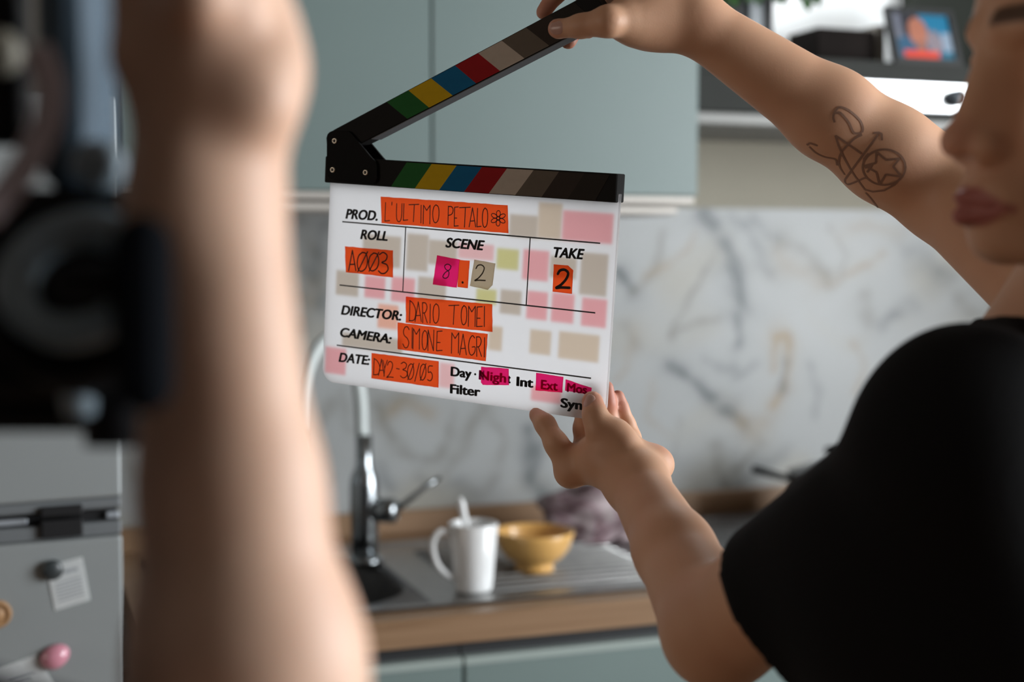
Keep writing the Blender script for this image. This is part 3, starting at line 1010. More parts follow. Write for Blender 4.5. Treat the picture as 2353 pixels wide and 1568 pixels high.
for i, (qx, qy) in enumerate(leaf_targets):
    tip = on_y(qx, qy, YH - 0.01 + 0.03 * random.random())
    root = Vector((tip.x + random.uniform(-.03, .03), YH + .010, pz + 0.03))
    mid = Vector((tip.x + random.uniform(-.01, .01), YH - .008, (pz + tip.z) / 2))
    tube_bm(bm2, catmull([Vector((px_ + (tip.x - px_) * .25, YH + .11, pz + .10)), root, mid, tip + Vector((0, 0, .02))], 4), 0.0012, 6)
    dirv = Vector((random.uniform(-.5, .5), random.uniform(-.3, .2), -1)).normalized()
    side = dirv.cross(Vector((0, 1, 0.3))).normalized()
    nn = dirv.cross(side)
    L, W_ = random.uniform(.022, .032), random.uniform(.008, .012)
    base = tip - dirv * L * .8
    ctr = [base, base + dirv * L * .35 + nn * .003, base + dirv * L * .7 + nn * .003, base + dirv * L]
    ws = [0.001, W_, W_ * .75, 0.0005]
    pr = [(bm.verts.new(c - side * q), bm.verts.new(c - nn * 0.0015), bm.verts.new(c + side * q)) for c, q in zip(ctr, ws)]
    for a, b in zip(pr, pr[1:]):
        bm.faces.new((a[0], a[1], b[1], b[0]))
        bm.faces.new((a[1], a[2], b[2], b[1]))
bmesh.ops.solidify(bm, geom=list(bm.faces), thickness=0.0006)
finish('foliage', bm, M_leaf, pp, True)
finish('stems', bm2, mat('stem_green', (0.08, 0.16, 0.04), 0.6), pp, True)

# ------------------------------------------------------------------ fridge
fa = math.radians(6)
FM = Matrix.Translation(Vector((fcorner.x, fcorner.y, 0))) @ Matrix.Rotation(fa, 4, 'Z')
fz = lambda py: pt(230, py, 1.76).z
z_split_t, z_split_b = fz(1147), fz(1212)
M_fr = mat('grey_fridge_enamel', (0.275, 0.295, 0.297), 0.38, 0.15, var=0.02, vscale=5)
M_fr_band = mat('fridge_grip_band', (0.145, 0.157, 0.165), 0.45, 0.1)
fg = thing('fridge', FM @ Vector((-.3, .3, 0)), 'grey fridge freezer with notes held by magnets, left of the worktop', 'fridge')
z_split_b2 = fz(1238)
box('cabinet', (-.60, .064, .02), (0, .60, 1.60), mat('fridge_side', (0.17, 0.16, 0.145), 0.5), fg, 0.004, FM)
box('freezer_door', (-.60, 0, z_split_t), (0, .058, 1.595), M_fr, fg, 0.004, FM)
box('fridge_door', (-.60, 0, .05), (0, .058, z_split_b2), M_fr, fg, 0.004, FM)
zm = (z_split_t + z_split_b2) / 2
box('freezer_grip_band', (-.60, 0.004, zm + 0.010), (0, .057, z_split_t - .0005), M_fr_band, fg, 0.003, FM)
box('fridge_grip_band', (-.60, 0.004, z_split_b2 + .0005), (0, .057, zm - 0.006), M_fr_band, fg, 0.003, FM)
box('door_gap', (-.597, 0.016, zm - 0.0055), (-.004, .056, zm + 0.0095), M_black, fg, 0, FM)
gx0, gx1 = -0.098, -0.048
box('grip_tab', (gx0, -0.003, zm + .006), (gx1, .02, z_split_t - .006), M_black, fg, 0.002, FM)
box('grip_tab', (gx0, -0.003, z_split_b2 + .004), (gx1, .02, zm + .0015), M_black, fg, 0.002, FM)
box('bright_trim', (-.60, 0.010, zm - .003), (-.112, .018, zm + .004), mat('bright_trim', (0.55, 0.6, 0.66), 0.3, 0.6), fg, 0.001, FM)
box('bright_trim', (-.018, 0.008, zm - .003), (-.002, .02, zm + .005), mat('bright_trim', (0.5, 0.5, 0.5)), fg, 0.001, FM)
box('plinth', (-.59, .05, 0), (-.01, .10, .05), M_black, fg, 0, FM)
FMI = FM.inverted()


def on_fridge(px, py, n=0.0):
    """local fridge-door coordinates (x, z) of a spot on the door front"""
    o = FMI @ CAM
    r = FMI.to_3x3() @ ray(px, py)
    t = (-n - o.y) / r.y
    p = o + r * t
    return p


def note(pts, n0, name, label, lines):
    q = [on_fridge(*p) for p in pts]
    t = thing(name, FM @ Vector((q[3].x, -n0, min(p.z for p in q))), label, 'note', 'paper notes on the fridge door')
    bm = bmesh.new()
    N_ = 8
    gr = []
    for i in range(N_ + 1):
        row = []
        for j in range(N_ + 1):
            u, v = i / N_, j / N_
            a = q[0].lerp(q[1], u)
            b = q[3].lerp(q[2], u)
            p = a.lerp(b, v)
            lift = n0 + 0.0015 * u * v + 0.0008 * math.sin(3 * v)
            row.append(bm.verts.new(FM @ Vector((p.x, -lift, p.z))))
        gr.append(row)
    for i in range(N_):
        for j in range(N_):
            bm.faces.new((gr[i][j], gr[i + 1][j], gr[i + 1][j + 1], gr[i][j + 1]))
    bmesh.ops.solidify(bm, geom=list(bm.faces), thickness=0.0003)
    finish('sheet', bm, mat('note_paper', (0.88, 0.90, 0.90), 0.7), t)
    bm = bmesh.new()
    for (u0, u1, v, th) in lines:
        vs = []
        for (u, vv) in ((u0, v - th), (u1, v - th), (u1, v + th), (u0, v + th)):
            p = q[0].lerp(q[1], u).lerp(q[3].lerp(q[2], u), vv)
            vs.append(bm.verts.new(FM @ Vector((p.x, -(n0 + 0.0015 * u * vv + 0.0008 * math.sin(3 * vv) + 0.0006), p.z))))
        bm.faces.new(vs)
    finish('print', bm, mat('note_print', (0.30, 0.32, 0.34), 0.7), t)
    return t


note([(106, 1302), (189, 1280), (207, 1378), (126, 1404)], 0.0008, 'paper_note', 'small white printed note under the round dark magnet',
     [(.45, .80, .22, .035)] + [(.14, .86, .44 + .075 * i, .013) for i in range(6)])
note([(-60, 1560), (85, 1504), (150, 1620), (-30, 1680)], 0.0008, 'paper_note', 'white note held by the pink magnet at the bottom left',
     [(.45, .85, .28, .02), (.40, .75, .36, .016)])
NF = (FM.to_3x3() @ Vector((0, -1, 0))).normalized()
p = on_fridge(119, 1308)
mgn = lathe('fridge_magnet', [(0, 0), (.0115, 0), (.0125, .002), (.0125, .006), (.010, .0085), (0, .009)], FM @ Vector((p.x, -0.0028, p.z)), mat('dark_magnet', (0.035, 0.042, 0.045), 0.35), axis=NF)
tag(mgn, 'round dark grey magnet on the corner of the small note', 'magnet')
p = on_fridge(124, 1509)
bm = bmesh.new()
bmesh.ops.create_uvsphere(bm, u_segments=32, v_segments=20, radius=1.0)
e1 = (FM.to_3x3() @ Vector((math.cos(.5), 0, math.sin(.5)))).normalized()
e2 = NF.cross(e1).normalized()
for v in bm.verts:
    q = v.co.copy()
    v.co = FM @ Vector((p.x, -0.0028, p.z)) + e1 * (q.x * .0185 * (1 + .06 * q.x)) + e2 * (q.y * .0150) + NF * (max(q.z, -0.0) * .014)
mgn = finish('fridge_magnet', bm, mat('pink_enamel', (0.62, 0.26, 0.33), 0.22, coat=0.4), None, True)
tag(mgn, 'glossy pink egg-shaped magnet at the lower left of the fridge', 'magnet')
p = on_fridge(-8, 1411)
mgn = lathe('fridge_magnet', [(0, 0), (.0165, 0), (.0175, .003), (.0165, .006), (.013, .007), (.012, .005), (.007, .005), (.006, .007), (0, .007)], FM @ Vector((p.x, -0.0006, p.z)), mat('cork_brown', (0.36, 0.20, 0.09), 0.6, var=0.25, vscale=60), axis=NF)
tag(mgn, 'round brown wooden magnet cut by the left picture edge', 'magnet')

# ------------------------------------------------------------------ clapperboard
# the plane of the board: a = along the ruled lines, b = down, n = towards the camera
av = (Rt * 0.88954 - Up * 0.10742 - Fw * 0.44405 * -1.0 * -1.0)
av = (Rt * 0.88954 + Up * -0.10742 + Fw * -0.44405).normalized()
bv = (Rt * -0.05999 + Up * -0.99001 + Fw * 0.12762)
bv = (bv - av * bv.dot(av)).normalized()
nv_ = -(av.cross(bv)).normalized()
if nv_.dot(CAM - pt(786.7, 509.6, 1.25)) < 0:
    nv_ = -nv_
BO = pt(786.7, 509.6, 1.25)


def bd_st(px, py, n=0.0):
    r = ray(px, py)
    o = BO + nv_ * n
    t = (o - CAM).dot(nv_) / r.dot(nv_)
    p = CAM + r * t - o
    return p.dot(av), p.dot(bv)


def PB(px, py, n=0.0):
    s, t = bd_st(px, py, n)
    return BO + av * s + bv * t + nv_ * n


def ST(s, t, n=0.0):
    return BO + av * s + bv * t + nv_ * n


def slab_poly(bm, pts, n0, n1, bev=0.0):
    """extrude a polygon (s,t) between offsets n0 (front) and n1 (back)"""
    f = [bm.verts.new(ST(s, t, n0)) for s, t in pts]
    b = [bm.verts.new(ST(s, t, n1)) for s, t in pts]
    bm.faces.new(f)
    bm.faces.new(list(reversed(b)))
    m = len(pts)
    for i in range(m):
        j = (i + 1) % m
        bm.faces.new((f[i], b[i], b[j], f[j]))


def flat_poly(bm, pts, n):
    bm.faces.new([bm.verts.new(ST(s, t, n)) for s, t in pts])


sTL, sTR = bd_st(757, 420), bd_st(1421, 462)
sBL, sBR = bd_st(743, 850), bd_st(1391, 950)
s_l = (sTL[0] + sBL[0]) / 2
s_r = (bd_st(1416, 560)[0] + bd_st(1396, 860)[0]) / 2
t_top = bd_st(1100, 425)[1]
t_bot = (bd_st(800, 889)[1] + bd_st(1300, 952)[1]) / 2
print('board', s_l, s_r, t_top, t_bot, 'W', s_r - s_l)
cb_ = thing('clapperboard', ST((s_l + s_r) / 2, t_bot), 'white film clapperboard with colour-striped open clap stick and orange tape labels', 'clapperboard')

# slate panel: a rounded acrylic sheet; the tapes stuck to its back show through as soft patches
patches = []
TAN, BEI, PNK, PNL, YEL, ORG = (.66, .52, .38), (.55, .455, .36), (.84, .36, .37), (.84, .47, .46), (.63, .58, .22), (.86, .42, .29)
for x0, y0, x1, y1, c in [(1170, 494, 1236, 547, BEI), (1236, 466, 1291, 550, TAN), (1292, 487, 1409, 557, PNK), (833, 541, 921, 613, BEI),
                          (934, 538, 984, 623, BEI), (984, 553, 1050, 610, BEI), (1053, 560, 1135, 597, PNL), (1141, 572, 1192, 620, YEL),
                          (1201, 575, 1261, 645, PNK), (1333, 582, 1396, 680, BEI), (1264, 590, 1325, 640, BEI), (772, 623, 824, 680, BEI),
                          (838, 635, 885, 686, PNK), (899, 638, 953, 695, PNK), (960, 638, 1025, 690, BEI), (1094, 664, 1141, 700, YEL),
                          (1149, 667, 1198, 723, BEI), (1210, 670, 1258, 735, PNK), (1267, 674, 1319, 742, PNK), (1336, 686, 1394, 752, PNK),
                          (868, 700, 915, 756, ORG), (786, 772, 925, 805, BEI), (1122, 750, 1154, 806, TAN), (1217, 759, 1266, 815, TAN),
                          (1283, 766, 1377, 829, TAN), (747, 799, 795, 860, PNK), (1009, 835, 1044, 892, PNL), (1220, 890, 1290, 925, PNK)]:
    a, b = bd_st((x0 + x1) / 2, y0), bd_st((x0 + x1) / 2, y1)
    l, r = bd_st(x0, (y0 + y1) / 2), bd_st(x1, (y0 + y1) / 2)
    patches.append((l[0], r[0], a[1], b[1], c))
WHITE = np.array((0.86, 0.845, 0.86))
NS, NT = 260, 180
cr = 0.013


def rounded(i, j):
    s = s_l + (s_r - s_l) * i / NS
    t = t_top + (t_bot - t_top) * j / NT
    # round the two lower corners by pulling grid points inside the arc
    for sc, sg in ((s_l + cr, -1), (s_r - cr, 1)):
        if (s - sc) * sg > 0 and t > t_bot - cr:
            dx, dy = (s - sc) * sg / cr, (t - (t_bot - cr)) / cr
            m = max(dx, dy)
            l = math.hypot(dx, dy)
            if l > 1e-9:
                k = m / l
                s, t = sc + sg * dx * k * cr, t_bot - cr + dy * k * cr
    return s, t


bm = bmesh.new()
gs, cols = [], []
for n_off in (0.0, -0.0045):
    g = [[None] * (NT + 1) for _ in range(NS + 1)]
    for i in range(NS + 1):
        for j in range(NT + 1):
            s, t = rounded(i, j)
            g[i][j] = bm.verts.new(ST(s, t, n_off))
            c = WHITE.copy() if n_off == 0.0 else np.array((.97, .97, .97))
            for (l, r, a, b, pcx) in (patches if n_off == 0.0 else ()):
                if l - .006 < s < r + .006 and a - .006 < t < b + .006:
                    ss = 1 / (1 + math.exp(-(s - l) / .0007)) * 1 / (1 + math.exp((s - r) / .0007))
                    tt = 1 / (1 + math.exp(-(t - a) / .0007)) * 1 / (1 + math.exp((t - b) / .0007))
                    c = c + (np.array(pcx) * np.array((1.0, 1.0, 1.03)) - c) * (ss * tt * 0.92)
            cols.append(c)
    gs.append(g)
for i in range(NS):
    for j in range(NT):
        f = gs[0]
        bm.faces.new((f[i][j], f[i][j + 1], f[i + 1][j + 1], f[i + 1][j]))
        f = gs[1]
        bm.faces.new((f[i][j], f[i + 1][j], f[i + 1][j + 1], f[i][j + 1]))
per = [(i, 0) for i in range(NS)] + [(NS, j) for j in range(NT)] + [(i, NT) for i in range(NS, 0, -1)] + [(0, j) for j in range(NT, 0, -1)]
for (i0, j0), (i1, j1) in zip(per, per[1:] + per[:1]):
    bm.faces.new((gs[0][i0][j0], gs[0][i1][j1], gs[1][i1][j1], gs[1][i0][j0]))
me = bpy.data.meshes.new('slate_panel')
bm.to_mesh(me)
bm.free()
tint(me, np.array(cols))
M_ac = attr_mat('milky_acrylic', 0.28, 0.4, transl=0.86)
M_acb = attr_mat('milky_acrylic_back', 0.28, 0.2, transl=0.96)
sl = link('slate_panel', me, [M_ac, M_acb], cb_)
nback = NS * NT
for pi, pgon in enumerate(sl.data.polygons):
    if pi < 2 * nback and pi % 2 == 1:
        pgon.material_index = 1

M_ink = mat('printed_black', (0.012, 0.012, 0.013), 0.5)
M_stick = mat('black_stick', (0.013, 0.0125, 0.012), 0.7, 0.0, 0.12, var=0.1, vscale=30)
M_stick_edge = mat('stick_edge', (0.055, 0.057, 0.065), 0.5)


def line(p0, p1, wpx=3.2):
    a, b = Vector(bd_st(*p0)), Vector(bd_st(*p1))
    d = (b - a).normalized()
    q = Vector((-d.y, d.x)) * (wpx * 0.5 * 1.2 / FPX)
    bm = bmesh.new()
    flat_poly(bm, [a + q, b + q, b - q, a - q], 0.0002)
    return finish('printed_line', bm, M_ink, cb_)


line((786.7, 509.6), (1379.5, 559.3))
line((780.4, 655.2), (1368.2, 719.3))
line((774, 793.5), (1358.4, 869.6))
line((932.5, 522), (925.8, 671), 2.8)
line((1218.5, 546), (1209.3, 702.5), 2.8)


def text_mesh(body, shear=0.0, bold=0.0):
    cu = bpy.data.curves.new('t', 'FONT')
    cu.body = body
    cu.shear = shear
    cu.offset = bold
    cu.fill_mode = 'FRONT'
    o = bpy.data.objects.new('t', cu)
    COL.objects.link(o)
    dg = bpy.context.evaluated_depsgraph_get()
    me = bpy.data.meshes.new_from_object(o.evaluated_get(dg))
    COL.objects.unlink(o)
    bpy.data.objects.remove(o)
    bpy.data.curves.remove(cu)
    return me


me_h = text_mesh('H', 0, 0.0)
CAPH = max(v.co.y for v in me_h.vertices)


def word(body, p0, p1, cap_px, italic=True, m=None, n=0.0003, bold=0.050):
    """printed word: baseline from pixel p0 to p1 on the board"""
    me1 = text_mesh(body, 0.22 if italic else 0.0, 0.0)
    bmt = bmesh.new()
    for k in range(17):
        br = bold * (1.0 if k > 8 else 0.5)
        bmt.from_mesh(me1)
        bmt.verts.ensure_lookup_table()
        for v in bmt.verts[-len(me1.vertices):]:
            if k:
                v.co.x += br * math.cos(k * math.pi / 4)
                v.co.y += br * 0.55 * math.sin(k * math.pi / 4)
    me = bpy.data.meshes.new('printed_word')
    bmt.to_mesh(me)
    bmt.free()
    xs_ = [v.co.x for v in me.vertices]
    x0, x1 = min(xs_), max(xs_)
    a, b = Vector(bd_st(*p0)), Vector(bd_st(*p1))
    d = (b - a).normalized()
    up = Vector((d.y, -d.x))
    mid = ((p0[0] + p1[0]) / 2, (p0[1] + p1[1]) / 2)
    c0, c1 = Vector(bd_st(*mid)), Vector(bd_st(mid[0], mid[1] - cap_px))
    sy = (c1 - c0).length / CAPH
    sx = (b - a).length / (x1 - x0)
    for v in me.vertices:
        q = a + d * ((v.co.x - x0) * sx) + up * (v.co.y * sy)
        v.co = ST(q.x, q.y, n)
    me.update()
    me.materials.clear()
    return link('printed_word', me, m or M_ink, cb_)


word('PROD.', (793.9, 502), (868.4, 507), 21.5)
word('ROLL', (827.9, 549), (891.4, 553.5), 21)
word('SCENE', (1023.4, 568), (1113.8, 575.4), 21.5)
word('TAKE', (1271.5, 590.8), (1343.1, 596), 22.5)
word('DIRECTOR:', (783.5, 722.5), (924.3, 737), 21)
word('CAMERA:', (781.3, 773), (900.4, 790), 20.5)
word('DATE:', (778.1, 831), (850.8, 839), 20.5)
word('Day', (1035.3, 863.5), (1084, 869.5), 20.5, False)
word('\u00b7', (1089.5, 870.5), (1094.5, 871), 20.5, False)
word('Int', (1186.5, 886.5), (1226, 891), 20.5, False)
word('Filter', (1034, 903.5), (1104.5, 911), 20.5, False)
word('Sync', (1287.5, 935.5), (1356, 944.5), 20.5, False)



def tape_mat(name, c, tc, tr):
    m = mat(name, c, 0.62, var=0.05, vscale=90, bump=0.12, bscale=600)
    nt = m.node_tree
    b = nt.nodes['Principled BSDF']
    t = nt.nodes.new('ShaderNodeBsdfTranslucent')
    t.inputs['Color'].default_value = (*tc, 1)
    mx = nt.nodes.new('ShaderNodeMixShader')
    mx.inputs[0].default_value = tr
    nt.links.new(b.outputs[0], mx.inputs[1])
    nt.links.new(t.outputs[0], mx.inputs[2])
    nt.links.new(mx.outputs[0], nt.nodes['Material Output'].inputs['Surface'])
    return m


M_orange = tape_mat('orange_tape', (1.0, 0.10, 0.016), (1.0, 0.11, 0.02), 0.88)
M_pink = tape_mat('magenta_tape', (0.85, 0.015, 0.17), (1.0, 0.02, 0.2), 0.85)
M_beige = tape_mat('paper_tape', (0.50, 0.41, 0.29), (0.62, 0.50, 0.34), 0.7)
M_redpen = mat('dark_red_pen', (0.085, 0.006, 0.006), 0.6)
M_blackpen = mat('black_pen', (0.03, 0.008, 0.007), 0.6)
M_brownpen = mat('brown_pen', (0.07, 0.045, 0.02), 0.6)

GL = {
    'L': [[(0.15, 1), (0.0, 0.0), (1, 0.03)]], "'": [[(0.6, 1), (0.4, 0)]],
    'U': [[(0.05, 1), (0.0, 0.45), (0.08, 0.12), (0.4, 0), (0.75, 0.08), (0.95, 0.4), (1, 1)]],
    'T': [[(0, 0.98), (1, 1)], [(0.55, 0.98), (0.45, 0)]], 'I': [[(0.6, 1), (0.4, 0)]],
    'M': [[(0.0, 0), (0.06, 1), (0.5, 0.72), (1, 1.0), (0.95, 0)]],
    'O': [[(0.5, 1), (0.15, 0.85), (0.0, 0.5), (0.12, 0.12), (0.45, 0.0), (0.85, 0.15), (1, 0.55), (0.88, 0.88), (0.5, 1)]],
    'P': [[(0.1, 1), (0.0, 0)], [(0.08, 0.98), (0.7, 0.97), (1, 0.8), (0.75, 0.58), (0.06, 0.5)]],
    'E': [[(1, 1), (0.1, 0.98), (0.0, 0.0), (1, 0.02)], [(0.06, 0.42), (0.62, 0.42)]],
    'A': [[(0, 0), (0.52, 1), (1, 0)], [(0.18, 0.3), (0.86, 0.32)]],
    'D': [[(0.12, 1), (0.02, 0)], [(0.08, 1), (0.6, 0.85), (1, 0.5), (0.85, 0.12), (0.5, 0.02), (0.02, 0.02)]],
    'R': [[(0.1, 0), (0.06, 1)], [(0.06, 1), (0.7, 0.97), (0.95, 0.75), (0.6, 0.52), (0.1, 0.48)], [(0.4, 0.48), (1, 0)]],
    'S': [[(1, 0.86), (0.75, 0.99), (0.35, 0.97), (0.1, 0.78), (0.25, 0.58), (0.7, 0.45), (0.95, 0.25), (0.75, 0.04), (0.35, 0.0), (0.0, 0.18)]],
    'N': [[(0.0, 0), (0.05, 1), (0.92, 0.0), (1, 1)]],
    'G': [[(0.95, 0.88), (0.6, 1), (0.2, 0.82), (0.0, 0.45), (0.2, 0.08), (0.6, 0.02), (0.98, 0.2), (1, 0.42), (0.55, 0.42)]],
    'Y': [[(0, 1), (0.4, 0.5)], [(1, 1), (0.4, 0.5), (0.25, 0)]],
    '2': [[(0.12, 0.78), (0.3, 0.97), (0.65, 1), (0.9, 0.82), (0.75, 0.5), (0.35, 0.18), (0.0, 0.02), (0.35, 0.04), (1, 0.02)]],
    '-': [[(0, 0.6), (1, 0.4)]],
    '3': [[(0.1, 0.9), (0.5, 1), (0.9, 0.85), (0.75, 0.62), (0.35, 0.52), (0.85, 0.42), (1, 0.2), (0.7, 0.02), (0.3, 0.0), (0.0, 0.12)]],
    'Q': [[(0.5, 0.97), (0.15, 0.8), (0.0, 0.45), (0.12, 0.1), (0.45, 0.02), (0.85, 0.2), (1, 0.55), (0.85, 0.9), (0.5, 0.97)], [(0.05, 0.0), (1.0, 1.0)]],
    '/': [[(0, 0), (1, 1)]],
    '5': [[(1, 1), (0.25, 0.97), (0.15, 0.58), (0.6, 0.6), (0.95, 0.4), (0.85, 0.12), (0.45, 0.0), (0.0, 0.08)]],
    '8': [[(0.95, 0.85), (0.6, 1), (0.25, 0.88), (0.35, 0.66), (0.7, 0.45), (0.62, 0.12), (0.3, 0.0), (0.05, 0.12), (0.3, 0.4), (0.8, 0.62), (0.95, 0.85)]],
}
CURVY = set('UOPDRSG2358Q')


def ribbon(bm, pts, w, place):
    """flat pen stroke through 2-D points; place maps (s,t) to a world point"""
    pts = [Vector(p) for p in pts]
    for a, b in zip(pts, pts[1:]):
        d = b - a
        if d.length < 1e-7:
            continue
        q = Vector((-d.y, d.x)).normalized() * (w / 2)
        bm.faces.new([bm.verts.new(place(v)) for v in (a + q, b + q, b - q, a - q)])
    for a in pts:
        bm.faces.new([bm.verts.new(place(a + Vector((math.cos(k * math.pi / 4), math.sin(k * math.pi / 4))) * (w / 2))) for k in range(8)])


def catm2(pts, sub=5):
    return [Vector((p.x, p.y)) for p in catmull([Vector((p[0], p[1], 0)) for p in pts], sub)]


def crop(ox, oy, sc):
    return lambda x, y: (ox + x / sc, oy + y / sc)


C1, C2 = crop(720, 280, 3.1797), crop(720, 640, 3.1797)
C5, C6 = crop(860, 440, 6.0316), crop(860, 660, 6.0316)


def tape(quad, m, n=0.0006, label=None):
    bm = bmesh.new()
    pts = [Vector(bd_st(*p)) for p in quad]
    # slightly uneven cut edges
    out = []
    for i, a in enumerate(pts):
        b = pts[(i + 1) % len(pts)]
        k = max(2, int((b - a).length / 0.004))
        nrm = Vector((-(b - a).y, (b - a).x)).normalized()
        for j in range(k):
            f = j / k
            jit = 0 if j == 0 else random.uniform(-1, 1) * 0.00018
            out.append(a.lerp(b, f) + nrm * jit)
    fr_ = [bm.verts.new(ST(s_, t_, n)) for s_, t_ in out]
    bk_ = [bm.verts.new(ST(s_, t_, 0.00008)) for s_, t_ in out]
    bm.faces.new(fr_)
    for q in range(len(out)):
        q2 = (q + 1) % len(out)
        bm.faces.new((fr_[q], bk_[q], bk_[q2], fr_[q2]))
    o = finish('tape_label', bm, m, cb_)
    if label:
        o['label'] = label
    return o


def write(parent, C, letters, w, m, n=0.0009):
    bm = bmesh.new()
    for ch, x0, y0, x1, y1 in letters:
        for st in GL[ch]:
            p = [(x0 + (x1 - x0) * u, y1 + (y0 - y1) * v) for u, v in st]
            q = catm2(p) if ch in CURVY and len(p) > 3 else [Vector(a) for a in p]
            ribbon(bm, [Vector(bd_st(*C(*a))) for a in q], w, lambda v: ST(v.x, v.y, n))
    return finish('handwriting', bm, m, parent)


PXM = 1.2 / FPX
t1 = tape([(875.3, 452), (1166.7, 471.8), (1168.7, 536.2), (877.4, 513)], M_orange, label='long orange tape with the handwritten film title')
L1 = [('L', 155, 155, 220, 412), ("'", 245, 150, 258, 190), ('U', 315, 170, 392, 420), ('L', 410, 170, 472, 402), ('T', 488, 180, 625, 420), ('I', 648, 192, 664, 438),
      ('M', 685, 192, 782, 450), ('O', 818, 185, 905, 435), ('P', 1028, 205, 1100, 465), ('E', 1115, 215, 1172, 482), ('T', 1190, 220, 1338, 495), ('A', 1322, 228, 1412, 492),
      ('L', 1430, 235, 1488, 492), ('O', 1505, 230, 1580, 498)]
write(t1, C5, L1, 2.3 * PXM, M_redpen)
bm = bmesh.new()
fc = (1725, 373)
for k in range(6):
    a = math.radians(90 + 60 * k + 2)
    pts_ = []
    for j in range(15):
        u = 2 * math.pi * j / 14
        lx, ly = 66 + 42 * math.cos(u), 27 * math.sin(u)
        pts_.append((fc[0] + lx * math.cos(a) - ly * math.sin(a), fc[1] + (lx * math.sin(a) + ly * math.cos(a)) * 1.0))
    ribbon(bm, [Vector(bd_st(*C5(*q))) for q in pts_], 1.9 * PXM, lambda v: ST(v.x, v.y, 0.0009))
ribbon(bm, [Vector(bd_st(*C5(fc[0] + 20 * math.cos(u * .6283), fc[1] + 22 * math.sin(u * .6283)))) for u in range(11)], 1.9 * PXM, lambda v: ST(v.x, v.y, 0.0009))
finish('flower_doodle', bm, M_redpen, t1)
t2 = tape([(793.3, 566.2), (903.4, 575.6), (903.4, 637.9), (795.5, 626)], M_orange, label='orange roll tape under ROLL')
write(t2, C1, [('A', 262, 940, 315, 1088), ('Q', 325, 950, 400, 1095), ('Q', 408, 955, 482, 1092), ('3', 480, 955, 550, 1108)], 3.2 * PXM, M_blackpen)
t3 = tape([(1005, 586.7), (1057.3, 596.7), (1049.8, 661.3), (995, 653.9)], M_pink, label='magenta tape with a handwritten eight')
write(t3, C5, [('8', 952, 1008, 1078, 1205)], 2.4 * PXM, mat('purple_pen', (0.10, 0.01, 0.06), 0.6))
t4 = tape([(1057.0, 597.5), (1079.7, 599.2), (1075.2, 662.7), (1052.0, 659.7)], M_orange, 0.0007, 'narrow orange tape with a dot')
bm = bmesh.new()
ribbon(bm, [Vector(bd_st(*C5(1231, 1261))), Vector(bd_st(*C5(1234, 1263)))], 5.6 * PXM, lambda v: ST(v.x, v.y, 0.001))
finish('handwriting', bm, M_blackpen, t4)
t5 = tape([(1090.5, 596.7), (1138.5, 605.8), (1131.9, 655.5), (1121.1, 666.3), (1080.5, 657.2)], M_beige, label='beige paper tape with a handwritten two')
write(t5, C5, [('2', 1400, 1020, 1545, 1240)], 3.0 * PXM, M_brownpen)
t6 = tape([(1272.9, 607.7), (1305.6, 610.2), (1317.5, 621.2), (1314.4, 675.6), (1270.4, 670.6)], M_orange, label='orange take tape with a bold two')
write(t6, C1, [('2', 1778, 1082, 1875, 1216)], 6.2 * PXM, M_blackpen)
t7 = tape([(933.4, 681.6), (1131.6, 699.5), (1131.9, 763.1), (933, 742)], M_orange, label='orange director tape')
write(t7, C6, [('D', 492, 185, 582, 470), ('A', 572, 205, 660, 478), ('R', 672, 215, 742, 495), ('I', 772, 235, 792, 498), ('O', 822, 230, 905, 500), ('T', 1040, 250, 1180, 515),
               ('O', 1212, 255, 1290, 522), ('M', 1310, 265, 1408, 545), ('E', 1425, 270, 1505, 548), ('I', 1523, 268, 1542, 548)], 2.3 * PXM, M_redpen)
t8 = tape([(914.7, 741.2), (1121.1, 767.8), (1116.5, 830.3), (914.7, 802.6)], M_orange, 0.0008, 'orange camera tape')
write(t8, C6, [('S', 405, 548, 492, 840), ('I', 525, 562, 542, 845), ('M', 545, 575, 638, 860), ('O', 672, 600, 745, 868), ('N', 752, 595, 835, 882), ('E', 872, 608, 950, 882),
               ('M', 1078, 632, 1180, 915), ('A', 1192, 650, 1285, 938), ('G', 1315, 672, 1405, 945), ('R', 1422, 688, 1495, 960), ('I', 1523, 700, 1547, 968)], 2.3 * PXM, M_redpen, 0.0011)
t9 = tape([(854.6, 811.4), (1008.4, 830.3), (1007.8, 891), (854, 869.6)], M_orange, label='orange date tape')
write(t9, C2, [('D', 443, 585, 490, 705), ('A', 480, 590, 522, 708), ('Y', 512, 598, 545, 715), ('2', 540, 608, 588, 725), ('-', 612, 653, 632, 668), ('3', 640, 612, 690, 725),
               ('Q', 692, 620, 738, 740), ('/', 745, 620, 778, 752), ('Q', 783, 622, 827, 745), ('5', 838, 640, 875, 748)], 2.3 * PXM, M_redpen)
M_mag_ink = tape_mat('ink_under_tape', (0.42, 0.008, 0.09), (0.85, 0.05, 0.40), 0.85)
word('N', (1100.8, 871.5), (1112.5, 873), 20.5, False)
t10 = tape([(1106.2, 842.8), (1169.1, 847.6), (1169.7, 885.3), (1110, 884.7), (1106, 879)], M_pink, label='magenta tape over Night')
word('t', (1167, 880), (1173.5, 880.8), 20.5, False)
word('Nigh', (1100.8, 871.5), (1164.5, 879.5), 20.5, False, M_mag_ink, 0.0009)
t11 = tape([(1232.6, 857), (1294.9, 866.4), (1292.4, 902.6), (1231, 897.3)], M_pink, label='magenta tape over Ext')
word('Ext', (1243, 893.5), (1283, 898), 20.5, False, M_mag_ink, 0.0009)
t12 = tape([(1300.2, 872.1), (1360, 891.6), (1358.4, 907.3), (1298.7, 897.9)], M_pink, label='slanting magenta tape over Mos')
word('Mos', (1303, 899.5), (1350, 905.5), 19.5, False, M_mag_ink, 0.0009)

